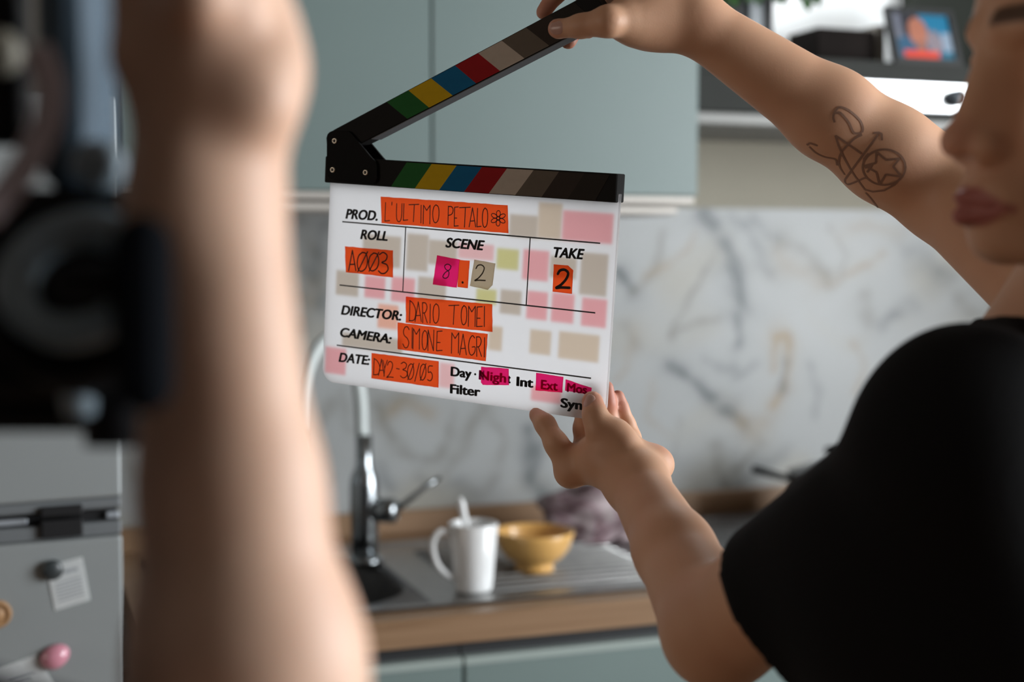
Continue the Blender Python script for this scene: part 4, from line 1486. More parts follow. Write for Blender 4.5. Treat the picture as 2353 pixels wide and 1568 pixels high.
# sticks
NFRT, NBCK = 0.005, -0.0115
STR = {'green': (0.018, 0.13, 0.028), 'yellow': (0.62, 0.40, 0.006), 'blue': (0.006, 0.135, 0.30), 'red': (0.34, 0.009, 0.012), 'white': (0.52, 0.45, 0.38), 'grey': (0.14, 0.115, 0.09), 'dark': (0.040, 0.030, 0.024), 'darker': (0.026, 0.021, 0.017)}
lowS = [bd_st(*p, NFRT) for p in ((747.2, 359), (1418.8, 399.5), (1415, 466.2), (744.9, 419.2))]
tT0, tT1 = lowS[0][1], lowS[1][1]
bm = bmesh.new()
slab_poly(bm, lowS, NFRT, NBCK)
low = finish('clap_stick', bm, M_stick, cb_, bevel=0.0008, seg=1)
low['label'] = 'fixed lower clap stick'
low_top = [(683, 297), (865, 308), (1047, 320), (1232, 331), (1415, 342), (1610, 353), (1795, 365), (1980, 377), (2165, 389)]
low_bot = [(568, 473), (742, 487), (920, 498), (1102, 511), (1283, 523), (1475, 536), (1668, 549), (1858, 562), (2060, 576)]
names = ['green', 'yellow', 'blue', 'red', 'white', 'grey', 'dark', 'darker']


def stripe(parent, quad, c, nm):
    bm = bmesh.new()
    slab_poly(bm, [bd_st(*p, NFRT + .0002) for p in quad], NFRT + 0.0003, NFRT)
    o = finish('colour_stripe', bm, mat('stripe_' + c, STR[c], 0.7, 0.0, 0.15, var=0.05, vscale=120), parent)
    o['label'] = c + ' stripe'


for i, c in enumerate(names):
    stripe(low, [C1(*low_top[i]), C1(*low_top[i + 1]), C1(*low_bot[i + 1]), C1(*low_bot[i])], c, 'low')
# upper stick
e_top0, e_top1 = Vector((768, 297.5)), Vector((1238, 46))
e_bot0, e_bot1 = Vector((851, 319)), Vector((1289, 93))


def at_x(a, b, x):
    return (x, a.y + (b.y - a.y) * (x - a.x) / (b.x - a.x))


hp = bd_st(769.5, 324, NFRT)
upq = [at_x(e_top0, e_top1, 765), at_x(e_top0, e_top1, 1362), (1400, 36), at_x(e_bot0, e_bot1, 826), (815, 334), (772, 345), (755, 330), (752, 314)]
bm = bmesh.new()
slab_poly(bm, [bd_st(*p, NFRT) for p in upq], NFRT, NBCK)
upst = finish('clap_stick', bm, M_stick, cb_, bevel=0.0008, seg=1)
upst['label'] = 'raised upper clap stick held by the hand'
# grey lower edge of the raised stick
bm = bmesh.new()
q0, q1 = Vector(bd_st(*at_x(e_bot0, e_bot1, 852), NFRT)), Vector(bd_st(*at_x(e_bot0, e_bot1, 1392), NFRT))
dq = (q1 - q0).normalized()
dn = Vector((-dq.y, dq.x))
if dn.y < 0:
    dn = -dn
slab_poly(bm, [q0, q1, q1 + dn * 0.0006, q0 + dn * 0.0006], NFRT - .0008, NBCK + .0006)
finish('edge_strip', bm, M_stick_edge, upst)
up_top = [888, 938, 990, 1045, 1098, 1152, 1208, 1262, 1318]
up_bot = [937, 987, 1041, 1095, 1150, 1206, 1263, 1317, 1370]
for i, c in enumerate(names):
    a, b = at_x(e_top0, e_top1, up_top[i]), at_x(e_top0, e_top1, up_top[i + 1])
    d, e = at_x(e_bot0, e_bot1, up_bot[i]), at_x(e_bot0, e_bot1, up_bot[i + 1])
    ins = Vector((1.0, 1.6))
    stripe(upst, [(a[0] + 1, a[1] + 1.6), (b[0] + 1, b[1] + 1.6), (e[0] - 1, e[1] - 1.6), (d[0] - 1, d[1] - 1.6)], c, 'up')
# hinge plates
plate = [(749.5, 318), (752, 309), (757, 303.5), (764, 300.5), (798, 301), (803, 303), (808, 308), (852, 361), (862, 371), (866, 380), (866.5, 408), (864, 417), (858, 422), (850, 423), (775, 414.5), (760, 412), (752.5, 406), (750.5, 398), (751.5, 331)]
for n0, n1, lab in ((NFRT + 0.0026, NFRT + 0.0004, 'front hinge plate with three bolts'), (NBCK - 0.0002, NBCK - 0.0022, 'rear hinge plate')):
    bm = bmesh.new()
    slab_poly(bm, [bd_st(*p, NFRT + .0026) for p in plate], n0, n1)
    hpz = finish('hinge_plate', bm, mat('hinge_black', (0.007, 0.007, 0.007), 0.7, 0.0, 0.1), cb_, bevel=0.0003, seg=1)
    hpz['label'] = lab
for p in ((769.5, 324), (765, 390.5), (840.5, 396.5)):
    c = PB(*p, NFRT + 0.0026)
    bm = bmesh.new()
    lathe_bm(bm, [(.0, .0002), (.0011, .0002), (.0013, .0010), (.0018, .0013), (.0024, .0010), (.0026, 0)], c, nv_, 24)
    finish('bolt', bm, mat('bolt_steel', (0.62, 0.56, 0.46), 0.3, 1.0), cb_, True)
    lathe('bolt_socket', [(0, .00025), (.00125, .0003)], c, M_black, cb_, axis=nv_, n=6, smooth=False)

# ------------------------------------------------------------------ person with the clapperboard
ZV = Vector((0, 0, 1))
Fh = Vector((Fw.x, Fw.y, 0)).normalized()
H_BODY = 0.0021


def np_(v):
    return np.array(v, np.float32)


A = Solid()
# --- near (left) hand and arm
mm = 0.001
wrist = pt(1462, 1108, 1.125)
elbow = pt(1652, 1450, 0.955)
shoulder = pt(2200, 1080, 0.80)
# forearm
fa_ax = (elbow - wrist)
A.cap(elbow, shoulder, .037, .048, .012)
A.ball(pt(2225, 985, .815), .043, .03)
A.cap(wrist.lerp(elbow, .5), elbow, .0285, .0375, .012)
A.cap(wrist, wrist.lerp(elbow, .5), .0230, .0285, .012)
# carpus and palm
palm_c = PB(1402, 1052, 0.006)
A.cap(wrist, palm_c, .0235, .0225, .012)
A.cap(palm_c, PB(1322, 1080, 0.004), .0215, .0125, .012)
A.cap(palm_c, PB(1345, 1040, -0.010), .019, .012, .012)
A.cap(wrist, PB(1440, 1005, -0.030), .020, .011, .014)
A.cap(palm_c, PB(1408, 1012, 0.008), .018, .0125, .012)
A.ball(pt(1512, 1070, 1.15), .0125, .010)
A.ball(pt(1500, 1062, 1.145), .0125, .012)
# thumb in front of the board
A.chain([PB(1428, 1022, 0.014), PB(1377, 986, 0.0175), PB(1367, 954, 0.0145), PB(1363, 927, 0.0090)], [.0130, .0100, .0094, .0082], .008)
A.ball(PB(1360, 921, 0.0080), .0075, .004)
A.ball(PB(1412, 995, 0.010), .0105, .010)
# index finger, its tip under the lower edge
A.chain([PB(1312, 1082, 0.010), PB(1278, 1020, 0.012), PB(1253, 976, 0.006), PB(1233, 954, -0.001)], [.0115, .0092, .0080, .0066], .009)
A.ball(PB(1307, 1088, 0.008), .0105, .008)
# middle, ring, little behind the board
A.chain([PB(1350, 1040, -0.012), PB(1341, 985, -0.0150), PB(1345, 940, -0.0130), PB(1352, 905, -0.0118)], [.0100, .0080, .0076, .0066], .006)
A.chain([PB(1398, 1020, -0.024), PB(1400, 970, -0.0185), PB(1395, 925, -0.0140), PB(1393, 892, -0.0122)], [.0095, .0076, .0072, .0064], .004)
A.chain([PB(1452, 1008, -0.032), PB(1441, 975, -0.0300), PB(1427, 938, -0.0270), PB(1420, 911, -0.0255)], [.0082, .0070, .0064, .0056], .003)
# --- far (right) hand and arm
hd_ = 1.135
w2 = pt(1588, 45, 1.136)
el2 = pt(2165, 436, 1.165)
sh2 = pt(2640, 860, 1.00)
A.cap(el2, sh2, .037, .046, .02)
A.cap(w2.lerp(el2, .55), el2, .0345, .0365, .02)
A.cap(w2, w2.lerp(el2, .55), .0230, .0345, .016)
A.ball(w2.lerp(el2, .78) - Up * .002, .0370, .02)
A.cap(w2, pt(1502, 30, 1.134), .0225, .0220, .016)
A.cap(pt(1502, 30, 1.134), pt(1445, -14, 1.145), .0222, .020, .014)
A.ell(pt(1468, -45, 1.172), (.026, .022, .024), None, .02)
A.cap(pt(1460, 58, 1.123), pt(1520, 62, 1.136), .0125, .0138, .02)
# thumb over the stick
A.chain([pt(1485, 38, 1.130), pt(1434, 44, 1.115), PB(1398, 49, 0.016), PB(1335, 60, 0.0155), PB(1288, 66, 0.0130)], [.0170, .0140, .0118, .0088, .0076], .018)
A.ball(PB(1279, 66, 0.0125), .0072, .004)
# index above and behind the stick, others curling below it
A.chain([pt(1420, -75, 1.165), PB(1335, -62, -0.030), PB(1280, -18, -0.0280), PB(1249, 28, -0.0215)], [.0105, .0085, .0076, .0064], .008)
A.chain([pt(1445, -80, 1.185), PB(1375, -50, -0.042), PB(1335, 30, -0.0400), PB(1306, 94, -0.0230)], [.0105, .0086, .0080, .0070], .006)
A.chain([pt(1470, -70, 1.195), PB(1415, -40, -0.050), PB(1380, 25, -0.0470), PB(1352, 73, -0.0290)], [.0105, .0084, .0075, .0060], .006)
A.chain([pt(1495, -60, 1.205), PB(1450, -30, -0.056), PB(1420, 10, -0.0540), PB(1400, 45, -0.0360)], [.0095, .0074, .0066, .0056], .006)

# --- head: f forward, l the person's left, u up
yaw_h = math.radians(79)
f_h = (-Rt * math.sin(yaw_h) - Fh * math.cos(yaw_h)).normalized()
pit = math.radians(-3)
l_h = ZV.cross(f_h).normalized()
f_ = (f_h * math.cos(pit) - ZV * math.sin(pit)).normalized()
u_ = f_.cross(l_h).normalized()
# slight roll
rl = math.radians(-3)
l_, u_ = (l_h * math.cos(rl) + u_ * math.sin(rl)), (u_ * math.cos(rl) - l_h * math.sin(rl))
bridge = pt(2252, 140, 0.80)
HO = bridge - f_ * 0.102
HA = (f_, l_, u_)


def hp_(f, l, u):
    return HO + f_ * f + l_ * l + u_ * u


body_mid = (shoulder + sh2) / 2
neck_b = body_mid + ZV * 0.035
A.ell(hp_(-.008, 0, .035), (.098, .076, .092), HA, .01)
A.ell(hp_(.036, 0, .030), (.064, .064, .060), HA, .012)
A.ell(hp_(.032, 0, -.046), (.055, .055, .064), HA, .015)
for s in (1, -1):
    A.cap(hp_(.004, s * .056, -.045), hp_(.066, s * .014, -.099), .014, .013, .014)
    A.ball(hp_(.064, s * .042, -.028), .0185, .018)
    A.cap(hp_(.0965, s * .012, .018), hp_(.078, s * .042, .017), .0085, .0075, .010)
A.ell(hp_(.080, 0, -.099), (.016, .020, .014), HA, .012)
A.ell(hp_(.081, 0, -.075), (.023, .028, .022), HA, .012)
A.cap(hp_(.094, 0, .010), hp_(.106, 0, -.038), .0075, .0090, .008)
A.ball(hp_(.1105, 0, -.0455), .0105, .006)
A.cap(hp_(.080, 0, .012), hp_(.088, 0, -.044), .0145, .0185, .012)
for s in (1, -1):
    A.ball(hp_(.100, s * .0125, -.049), .0085, .006)
    A.ball(hp_(.089, s * .034, -.004), .0125, .012, True)
    A.ell(hp_(.0745, s * .033, -.003), (.0112, .0150, .0105), HA, .005)
    A.ell(hp_(.0765, s * .033, .0045), (.0116, .0150, .0075), HA, .003)
    A.ell(hp_(.0760, s * .033, -.0115), (.0108, .0140, .0050), HA, .003)
    A.ball(hp_(.108, s * .0065, -.0575), .0032, .004, True)
    A.cap(hp_(.1050, 0, -.0765), hp_(.092, s * .022, -.0815), .0046, .003, .004)
    A.cap(hp_(.1035, 0, -.0870), hp_(.091, s * .020, -.0825), .0054, .003, .004)
    A.ell(hp_(-.008, s * .077, -.012), (.018, .007, .031), HA, .008)
    A.ell(hp_(-.004, s * .083, -.010), (.009, .004, .018), HA, .004, True)
    A.cap(hp_(.1090, 0, -.0815), hp_(.095, s * .021, -.0818), .0012, .001, .003, None, True)
A.ell(hp_(.1075, 0, -.063), (.004, .004, .010), HA, .006, True)
# neck and torso
A.cap(hp_(-.028, 0, -.06), neck_b, .052, .056, .03)
across = (sh2 - shoulder).normalized()
back = across.cross(ZV).normalized()
if back.dot(Rt) < 0:
    back = -back
A.cap(shoulder, sh2, .05, .05, .04)
chest = body_mid - ZV * 0.14 + back * 0.01
hips = body_mid - ZV * 0.50 + back * 0.02
A.cap(chest + across * .075, chest - across * .075, .095, .095, .06, (back, 0.85))
A.cap(chest, hips, .11, .10, .06, (back, 0.8))
A.cap(hips + across * .06, hips - across * .06, .10, .10, .05, (back, 0.85))
feet = []
for s in (1, -1):
    hip = hips + across * (.085 * s) - ZV * .04
    knee = Vector((hip.x, hip.y, 0.47)) - back * 0.02
    ank = Vector((hip.x, hip.y, 0.085)) + back * 0.02
    A.cap(hip, knee, .075, .05, .03)
    A.cap(knee, ank, .05, .035, .02)
    A.cap(Vector((ank.x, ank.y, .05)) + back * .01, Vector((ank.x, ank.y, .035)) - back * .14, .03, .025, .015)
    feet.append((hip, knee, ank))
me, vp = A.mesh('person_body', H_BODY)
print('A verts', len(me.vertices))


def skin_cols(v, base, seed):
    """even skin with slow blotches and finer pores"""
    c = np.tile(np.array(base), (len(v), 1))
    n = np.sin(v[:, 0] * 61 + seed) * np.sin(v[:, 1] * 53 + 1.3 * seed) * np.sin(v[:, 2] * 57) + 0.6 * np.sin(v[:, 0] * 173 + 2) * np.sin(v[:, 1] * 151) * np.sin(v[:, 2] * 163 + seed)
    return c * (1 + 0.07 * n[:, None] * np.array([0.6, 1.0, 1.1]))


SKIN_A = (0.64, 0.36, 0.225)
vp = np.empty(len(me.vertices) * 3, np.float32)
me.vertices.foreach_get('co', vp)
vp = vp.reshape(-1, 3).astype(float)
sk_ = skin_cols(vp, SKIN_A, 1.0)


def blend(cols, v, c, r, color, amt, soft=0.5):
    d = np.sqrt(((v - np_(c)) ** 2).sum(1)) / r
    wgt = np.clip((1 - d) / soft, 0, 1) * amt
    return cols + (np.array(color) - cols) * wgt[:, None]


loc = np.stack([(vp - np_(HO)) @ np_(f_), (vp - np_(HO)) @ np_(l_), (vp - np_(HO)) @ np_(u_)], 1)
lip = (loc[:, 0] > .085) & (np.abs(loc[:, 1]) < .026) & (np.abs(loc[:, 2] + .0815) < .0115 * np.clip(1.15 - (np.abs(loc[:, 1]) / .026) ** 2, 0, 1)) & (loc[:, 0] < .120)
LIPC = np.array((0.40, 0.13, 0.105))
lw = np.clip(1.15 - (np.abs(loc[:, 1]) / .026) ** 2, 0, 1) * .0110
wl = np.clip((lw - np.abs(loc[:, 2] + .0815)) / .003 + .5, 0, 1) * ((loc[:, 0] > .085) & (np.abs(loc[:, 1]) < .027) & (loc[:, 0] < .120))
sk_ = sk_ + (LIPC - sk_) * wl[:, None]
bz = .0205 + .004 * np.cos((np.abs(loc[:, 1]) - .03) * 60)
wb = np.clip((.0052 - np.abs(loc[:, 2] - bz)) / .0025 + .5, 0, 1) * np.clip((.021 - np.abs(np.abs(loc[:, 1]) - .031)) / .004, 0, 1) * (loc[:, 0] > .055)
sk_ = sk_ + (np.array((0.06, 0.034, 0.022)) - sk_) * (wb * .9)[:, None]
for c, r, a in ((PB(1364, 926, 0.012), .013, .45), (PB(1233, 954, 0.0), .014, .3), (PB(1420, 914, -.018), .02, .55), (PB(1398, 893, -.012), .02, .5),
                (PB(1279, 66, .0125), .014, .45), (PB(1249, 28, -.0215), .02, .5), (PB(1308, 91, -.0230), .014, .6), (PB(1352, 73, -.0290), .014, .6), (pt(1506, 1050, 1.145), .016, .35), (hp_(.1165, 0, -.045), .02, .3)):
    sk_ = blend(sk_, vp, c, r, (0.56, 0.20, 0.15), a)
tint(me, sk_)
M_skin = attr_mat('warm_skin', 0.5, 0.35, sss=0.12, bump=0.07, bscale=700)
pa = thing('person', Vector((hips.x, hips.y, 0)), 'person in black t-shirt holding up the clapperboard, face at the right edge', 'person')
bodyA = link('body', me, M_skin, pa)

# BVH of the body in world space for nails and tattoo
bvh_v = [Vector(v) for v in vp]
polys = [tuple(p.vertices) for p in me.polygons]
bvh = BVHTree.FromPolygons(bvh_v, polys)


def skin_hit(px, py):
    r = ray(px, py).normalized()
    h = bvh.ray_cast(CAM, r)
    return (h[0], h[1]) if h[0] is not None else (None, None)


# tattoo strokes laid on the skin of the far forearm
C3 = crop(1820, 220, 6.03)
tat = [[(590, 370), (570, 300), (590, 230), (650, 160), (760, 190), (870, 270), (950, 360), (980, 450), (970, 505)],
       [(600, 240), (660, 235), (720, 290), (790, 380), (830, 470), (870, 520), (960, 520)],
       [(735, 1160), (860, 985), (1000, 795), (1190, 540)], [(1130, 520), (1200, 512), (1238, 530), (1245, 615)],
       [(735, 1160), (738, 1205), (790, 1225), (900, 1185), (1000, 1140), (1040, 1140)], [(600, 550), (760, 660), (860, 730), (960, 800)],
       [(600, 550), (640, 680), (700, 820), (800, 1000), (870, 1110), (930, 1190), (1010, 1300), (1120, 1330), (1280, 1310), (1420, 1230), (1500, 1140)],
       [(970, 540), (870, 590), (760, 690), (680, 790), (650, 900), (670, 1000), (730, 1090)], [(205, 680), (250, 655), (350, 690)],
       [(240, 705), (330, 790), (460, 850), (600, 880), (625, 960)], [(1020, 1340), (1100, 1430), (1190, 1550)],
       [(1275 + 295 * math.cos(u * .3), 990 + 245 * math.sin(u * .3)) for u in range(22)],
       [(1170, 780), (1300, 890), (1490, 870), (1400, 980), (1510, 1120), (1300, 1090), (1210, 1230), (1170, 1060), (1010, 970), (1160, 930), (1170, 780)],
       [(1060, 800), (1000, 870), (985, 960)], [(1010, 1000), (1100, 970)], [(1040, 1060), (1110, 960)]]
bm = bmesh.new()
for st in tat:
    straight = len(st) <= 4 or len(st) == 11
    q = [Vector(p) for p in st] if straight else catm2(st, 4)
    dense = []
    for a, b in zip(q, q[1:]):
        k = max(1, int((b - a).length / 30))
        dense += [a.lerp(b, i / k) for i in range(k)]
    dense.append(q[-1])
    hits = []
    for p in dense:
        h, nrm = skin_hit(*C3(p.x, p.y))
        if h is not None:
            hits.append((h, nrm))
    for (a, na), (b, nb) in zip(hits, hits[1:]):
        if (a - b).length > .012:
            continue
        d = (b - a)
        if d.length < 1e-6:
            continue
        d = d.normalized()
        wd = 0.00085
        sa, sb = na.cross(d).normalized() * wd, nb.cross(d).normalized() * wd
        lift = 0.00035
        bm.faces.new([bm.verts.new(v) for v in (a + sa + na * lift, b + d * .0003 + sb + nb * lift, b + d * .0003 - sb + nb * lift, a - sa + na * lift)])
tt_ = finish('tattoo', bm, mat('faded_tattoo_ink', (0.27, 0.145, 0.095), 0.6), pa)
tt_['label'] = 'line tattoo of star, crescents and arrow'


def nail(c, along, normal, L, W_, name='thumbnail'):
    along = (along - normal * along.dot(normal)).normalized()
    side = normal.cross(along)
    bm = bmesh.new()
    bmesh.ops.create_uvsphere(bm, u_segments=20, v_segments=12, radius=1.0)
    for v in bm.verts:
        q = v.co.copy()
        sx = math.copysign(abs(q.x) ** .8, q.x)
        v.co = c + along * (sx * L) + side * (q.y * W_) + normal * (q.z * .0009 - 0.0022 * (q.y * q.y) * (W_ / .006))
    return finish(name, bm, mat('nail_pink', (0.56, 0.33, 0.27), 0.3), pa, True)


h, nr = skin_hit(1352, 921)
if h:
    nail(h - nr * .0002, PB(1360, 915) - PB(1367, 945), nr, .0062, .0054)
h, nr = skin_hit(1279, 62)
if h:
    nail(h - nr * .0002, PB(1275, 66) - PB(1335, 60), nr, .0066, .0056)

# eyes
for s in (1, -1):
    bm = bmesh.new()
    bmesh.ops.create_uvsphere(bm, u_segments=24, v_segments=16, radius=.0112)
    c = hp_(.0768, s * .033, -.0042)
    for v in bm.verts:
        v.co = c + f_ * v.co.z + l_ * v.co.x + u_ * v.co.y
    me_e = bpy.data.meshes.new('eye')
    ccs = [f.calc_center_median() - c for f in bm.faces]
    bm.to_mesh(me_e)
    bm.free()
    e = link('eye', me_e, [mat('eye_white', (0.55, 0.52, 0.48), 0.3), mat('eye_dark', (0.03, 0.02, 0.016), 0.3)], pa, True)
    for pgn, cc in zip(e.data.polygons, ccs):
        pgn.material_index = 1 if cc.dot(f_ * .9 - u_ * .2) > .0088 else 0

# hair: a bob falling behind the jaw
Hh = Solid()
Hh.ell(hp_(-.022, 0, .045), (.098, .088, .098), HA, .01)
Hh.ell(hp_(-.045, 0, -.02), (.078, .086, .085), HA, .03)
for s in (1, -1):
    Hh.cap(hp_(-.02, s * .074, .02), hp_(-.020, s * .060, -.135), .020, .017, .02)
    Hh.cap(hp_(-.05, s * .05, -.03), hp_(-.055, s * .04, -.14), .032, .026, .03)
Hh.ell(hp_(.085, 0, -.03), (.075, .062, .105), HA, .012, True)
me, _ = Hh.mesh('hair', .004)
link('hair', me, mat('black_hair', (0.012, 0.009, 0.008), 0.55, bump=0.6, bscale=90), pa)

# t-shirt: one garment with both sleeves
S = Solid()
ad = (elbow - shoulder).normalized()
t_cuff = (pt(1800, 1395, 0.905) - shoulder).dot(ad) - 0.013
ad2 = (el2 - sh2).normalized()
S.cap(shoulder, sh2, .058, .058, .02)
S.ball(shoulder, .059, .02)
S.ball(sh2, .064, .04)
S.ball(pt(2222, 958, .815), .053, .03)
S.cap(neck_b - ZV * .01, body_mid - ZV * .02, .064, .085, .04)
S.sleeve(shoulder, shoulder + ad * t_cuff - ZV * .013, .053, .0560, .012)
S.cap(shoulder - ZV * .05 + ad * .05, chest - across * .07, .062, .09, .03)
S.sleeve(sh2, sh2 + ad2 * .08, .064, .058, .03)
S.cap(chest + across * .075, chest - across * .075, .112, .112, .06, (back, 0.9))
S.cap(chest, hips, .125, .13, .06, (back, 0.85))
S.cap(hips + across * .06, hips - across * .06, .125, .125, .05, (back, 0.85))
S.cap(neck_b + ZV * .055, neck_b + ZV * .20, .058, .064, .006, None, True)
S.cut(hips - ZV * .06, -ZV)
me, _ = S.mesh('shirt_body', .0035)
shirt = link('t_shirt', me, mat('black_cotton', (0.0075, 0.0075, 0.008), 0.9, spec=0.15, bump=0.25, bscale=500), pa)
shirt['label'] = 'black short-sleeved t-shirt'
# trousers and shoes, below the picture
Tr = Solid()
Tr.cap(hips + across * .06, hips - across * .06, .112, .112, .05, (back, 0.85))
for (hip, knee, ank) in feet:
    Tr.cap(hip, knee, .088, .064, .03)
    Tr.cap(knee, Vector((ank.x, ank.y, .10)), .064, .055, .02)
Tr.cut(hips + ZV * .10, ZV)
Tr.cut(Vector((0, 0, .07)), -ZV)
me, _ = Tr.mesh('trousers', .006)
link('trousers', me, mat('dark_denim', (0.03, 0.035, 0.05), 0.85, var=0.2, vscale=60), pa)


def shoe(ank, fwd, m, parent):
    G = Solid()
    b0 = Vector((ank.x, ank.y, .045))
    G.cap(b0 - fwd * .03, b0 + fwd * .05, .043, .042, .02)
    G.cap(b0 + fwd * .05 - ZV * .005, b0 + fwd * .17 - ZV * .012, .044, .034, .02)
    G.cut((0, 0, .002), -ZV)
    me, _ = G.mesh('shoe', .005)
    link('shoe', me, m, parent)


for (hip, knee, ank) in feet:
    shoe(ank, -back, mat('dark_shoe', (0.02, 0.02, 0.022), 0.6), pa)

# ------------------------------------------------------------------ camera operator on the left
O = Solid()
D = 0.50
ow = pt(472, 470, D)
oe = pt(622, 2110, 0.49)
osx = CAM - Rt * .25 + Fh * .36 - ZV * .14
O.cap(oe, osx, .043, .05, .02)
O.cap(ow.lerp(oe, .64), oe, .0385, .043, .02)
O.cap(ow.lerp(oe, .40), ow.lerp(oe, .64), .0295, .0385, .015)
O.cap(ow, ow.lerp(oe, .40), .0270, .0295, .015)
# back of the hand, knuckles and closed fingers on the camera grip
palm = pt(528, 150, D)
pn_ = (Rt * .90 - Fh * .44).normalized()
O.cap(ow, palm, .0285, .0320, .015, (pn_, .66))
O.cap(palm, pt(500, -60, .495), .0320, .028, .012, (pn_, .66))
O.ball(pt(590, 225, .485), .0130, .016)
O.ball(pt(612, 140, .492), .0110, .010)
O.cap(pt(455, 330, D), pt(330, 130, .487), .019, .0110, .012)
O.cap(pt(330, 130, .487), pt(314, -60, .487), .0108, .0092, .005)
for (kx, ky, kd) in ((540, 10, .478), (525, -75, .482), (515, -160, .488), (505, -235, .495)):
    O.chain([pt(kx, ky, kd), pt(kx - 85, ky - 18, kd - .012), pt(kx - 140, ky + 4, kd + .002), pt(kx - 150, ky + 26, kd + .018)], [.0108, .0092, .0085, .0072], .006)
# torso, head and other arm, outside the picture on the left
och = CAM - Rt * .40 + Fh * .42 - ZV * .20
ohip = Vector((och.x, och.y, .95)) - Fh * .05
osl = och - Rt * .17 + ZV * .06
O.cap(osx, osl, .05, .05, .04)
O.cap(och + Rt * .06 - ZV * .05, och - Rt * .06 - ZV * .05, .10, .10, .06)
O.cap(och - ZV * .05, ohip, .12, .11, .06)
ohd = och + ZV * .29 + Fh * .02 + Rt * .04
O.cap(ohd - ZV * .06 - Fh * .02, och + ZV * .08, .052, .058, .03)
O.ell(ohd, (.076, .098, .115), (Rt, Fh, ZV), .02)
O.ell(ohd + Fh * .035 - ZV * .06, (.055, .06, .07), (Rt, Fh, ZV), .03)
O.cap(ohd + Fh * .092 + ZV * .01, ohd + Fh * .115 - ZV * .03, .008, .011, .01)
for s in (1, -1):
    O.ell(ohd + Rt * (.077 * s) - ZV * .01 - Fh * .005, (.007, .018, .03), (Rt, Fh, ZV), .008)
    O.ball(ohd + Fh * .097 + Rt * (.033 * s) + ZV * .005, .012, .012, True)
oel = osl - Rt * .02 + Fh * .16 - ZV * .20
owl = CAM - Rt * .47 + Fh * .66 - ZV * .18
O.cap(osl, oel, .048, .04, .02)
O.cap(oel, owl, .039, .027, .02)
O.cap(owl, owl + Rt * .06 + Fh * .03, .027, .026, .012)
for i in range(4):
    b0 = owl + Rt * .06 + Fh * (.045 - .018 * i) + ZV * .005
    O.chain([b0, b0 + Rt * .035 + ZV * .004, b0 + Rt * .052 + ZV * .022], [.0095, .0085, .007], .005)
O.chain([owl + Rt * .03 - Fh * .02, owl + Rt * .05 - Fh * .04 + ZV * .02, owl + Rt * .07 - Fh * .03 + ZV * .04], [.013, .011, .009], .01)
ofeet = []
for s in (1, -1):
    hip = ohip + Rt * (.085 * s) - ZV * .04
    knee = Vector((hip.x, hip.y, .47)) + Fh * .02
    ank = Vector((hip.x, hip.y, .085)) - Fh * .02
    O.cap(hip, knee, .075, .05, .03)
    O.cap(knee, ank, .05, .035, .02)
    O.cap(Vector((ank.x, ank.y, .05)), Vector((ank.x, ank.y, .035)) + Fh * .14, .03, .025, .015)
    ofeet.append((hip, knee, ank))
me, _ = O.mesh('operator_body', .0030)
vq = np.empty(len(me.vertices) * 3, np.float32)
me.vertices.foreach_get('co', vq)
vq = vq.reshape(-1, 3).astype(float)
tint(me, skin_cols(vq, (0.72, 0.455, 0.325), 4.0))
po = thing('person', Vector((ohip.x, ohip.y, 0)), 'blurred camera operator, raised bare forearm and hand filling the left foreground', 'person')
link('body', me, M_skin, po)
S2 = Solid()
S2.cap(osx, osl, .062, .062, .04)
S2.cap(och + Rt * .06 - ZV * .05, och - Rt * .06 - ZV * .05, .116, .116, .06)
S2.cap(och - ZV * .05, ohip - ZV * .05, .135, .13, .06)
S2.sleeve(osx, osx.lerp(oe, .66), .062, .056, .02)  # unseen sleeve lengthened to cut light bounced off the upper arm
S2.sleeve(osl, osl.lerp(oel, .6), .062, .055, .02)
S2.cut(ohip - ZV * .07, -ZV)
S2.cap(och + ZV * .02, och + ZV * .10, .085, .066, .03)
S2.cap(och + ZV * .115, och + ZV * .24, .058, .064, .006, None, True)
me, _ = S2.mesh('operator_shirt', .006)
link('t_shirt', me, mat('grey_cotton', (0.02, 0.021, 0.024), 0.9), po)
Hq = Solid()
Hq.ell(ohd - Fh * .012 + ZV * .02, (.085, .10, .108), (Rt, Fh, ZV), .01)
Hq.ell(ohd - ZV * .05, (.088, .075, .12), (Rt, Fh, ZV), .02)  # unseen side hair, enlarged to stop the lit face brightening the forearm
Hq.ell(ohd + Fh * .10 - ZV * .03, (.062, .062, .10), (Rt, Fh, ZV), .012, True)
me, _ = Hq.mesh('operator_hair', .006)
link('hair', me, MATS['black_hair'], po)
Tq = Solid()
Tq.cap(ohip + Rt * .06, ohip - Rt * .06, .115, .115, .05)
for (hip, knee, ank) in ofeet:
    Tq.cap(hip, knee, .088, .064, .03)
    Tq.cap(knee, Vector((ank.x, ank.y, .10)), .064, .055, .02)
Tq.cut(ohip + ZV * .08, ZV)
Tq.cut(Vector((0, 0, .07)), -ZV)
me, _ = Tq.mesh('operator_trousers', .008)
link('trousers', me, MATS['dark_denim'], po)
for (hip, knee, ank) in ofeet:
    shoe(ank, Fh, MATS['dark_shoe'], po)

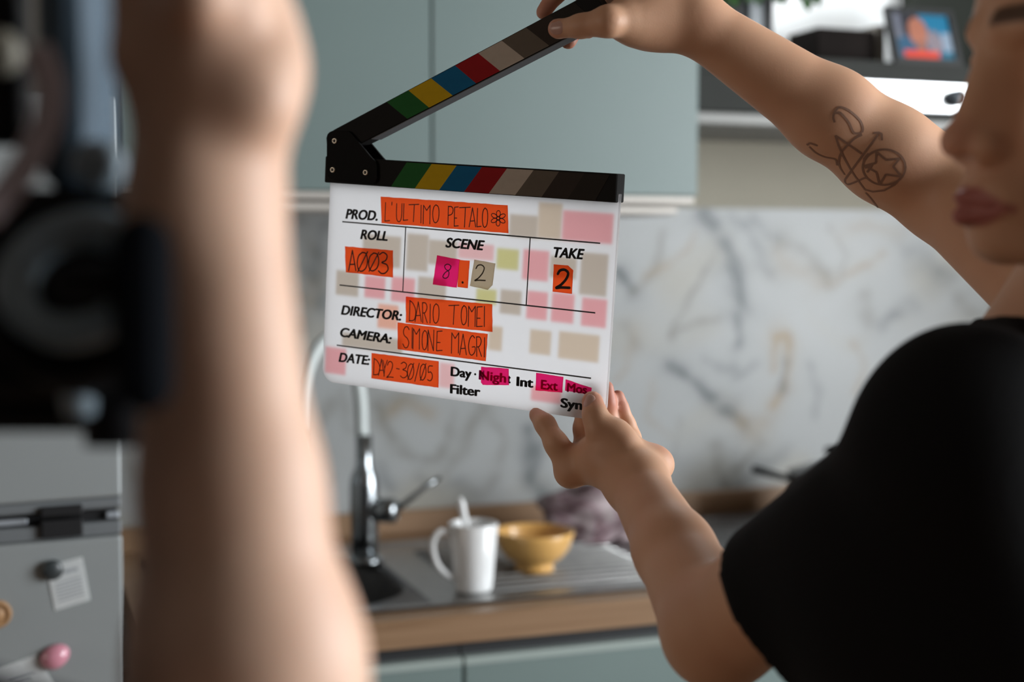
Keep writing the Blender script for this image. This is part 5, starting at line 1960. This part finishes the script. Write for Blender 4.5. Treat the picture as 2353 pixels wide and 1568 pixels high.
# ------------------------------------------------------------------ film camera held by the operator
M_cambody = mat('camera_black', (0.008, 0.009, 0.011), 0.6, 0.0, 0.2)
M_bluerefl = mat('blue_reflection_metal', (0.085, 0.13, 0.175), 0.45, 0.1, 0.4, var=0.1, vscale=30)  # blue tint of reflected window daylight put into the base colour
M_ring = mat('blue_highlight_ring', (0.33, 0.43, 0.50), 0.4, 0.1)  # bluish highlight put into a lighter base colour
fc_ = thing('film_camera', pt(180, 1000, .55), 'black film camera rig with strap and a post coloured by painted blue reflection, blurred at the left edge', 'camera')
CB = Matrix(((Rt.x, Fh.x, 0, 0), (Rt.y, Fh.y, 0, 0), (0, 0, 1, 0), (0, 0, 0, 1)))


def cbox(name, px0, py0, px1, py1, d0, d1, m, bev=0.004):
    a, b = pt(px0, py1, d0), pt(px1, py0, d0)
    ia = CB.inverted() @ a
    ib = CB.inverted() @ b
    dp = ia.y
    return box(name, (ia.x, dp, ia.z), (ib.x, dp + (d1 - d0), ib.z), m, fc_, bev, CB, 3)


cbox('body', -230, 430, 330, 930, .53, .66, M_cambody, .012)
cbox('base_plate', -230, 905, 250, 1000, .545, .64, M_cambody, .008)
cbox('post', 70, -160, 222, 440, .535, .575, M_bluerefl, .011)
cbox('top_handle', -200, -260, 420, -120, .54, .575, M_cambody, .008)
cbox('side_grip', 376, -120, 424, 95, .488, .510, M_cambody, .004)
cbox('monitor', -260, -60, 40, 330, .56, .58, M_cambody, .004)
lathe('knob', [(0, 0), (.0085, 0), (.0095, .004), (.0090, .012), (.006, .014), (0, .0145)], pt(240, 385, .535), M_ring, fc_, axis=-Fw)
lathe('lens_barrel', [(0, -.03), (.036, -.03), (.036, 0), (.030, .004), (.029, .002), (.029, -.012), (0, -.014)], pt(170, 660, .525), M_cambody, fc_, axis=(-Fw + Up * .35).normalized())
lathe('focus_ring', [(.027, 0), (.029, .007), (.024, .010), (.017, .008), (.015, 0)], pt(185, 655, .512), M_ring, fc_, axis=(-Fw + Up * .55).normalized())
M_rub = mat('matt_rubber', (0.006, 0.007, 0.009), 0.95, 0.0, 0.03)
cbox('lens_support', 240, 490, 388, 960, .435, .455, M_rub, .012)
cbox('support_arm', 100, 600, 300, 700, .445, .53, M_cambody, .006)
lathe('locking_lever', [(0, 0), (.007, 0), (.0075, .02), (.004, .022), (0, .022)], pt(186, 945, .54), M_ring, fc_, axis=(Up - Fw * .4).normalized())
lathe('clamp_foot', [(0, 0), (.012, 0), (.014, .03), (.012, .05), (0, .05)], pt(268, 1025, .55), M_cambody, fc_, axis=Up)
st_pts = catmull([pt(85, 120, .50), pt(112, 190, .495), pt(108, 270, .49), pt(75, 350, .485), pt(30, 420, .48), pt(-40, 500, .475)], 8)
stp = tube('strap', st_pts, .0055, mat('mauve_strap', (0.58, 0.48, 0.50), 0.7), fc_, 12, (Fw, 0.45))
lathe('cream_knob', [(0, 0), (.0075, .001), (.0085, .006), (.006, .012), (0, .013)], pt(12, 128, .53), mat('cream_plastic', (0.34, 0.32, 0.26), 0.4), fc_, axis=-Fw)
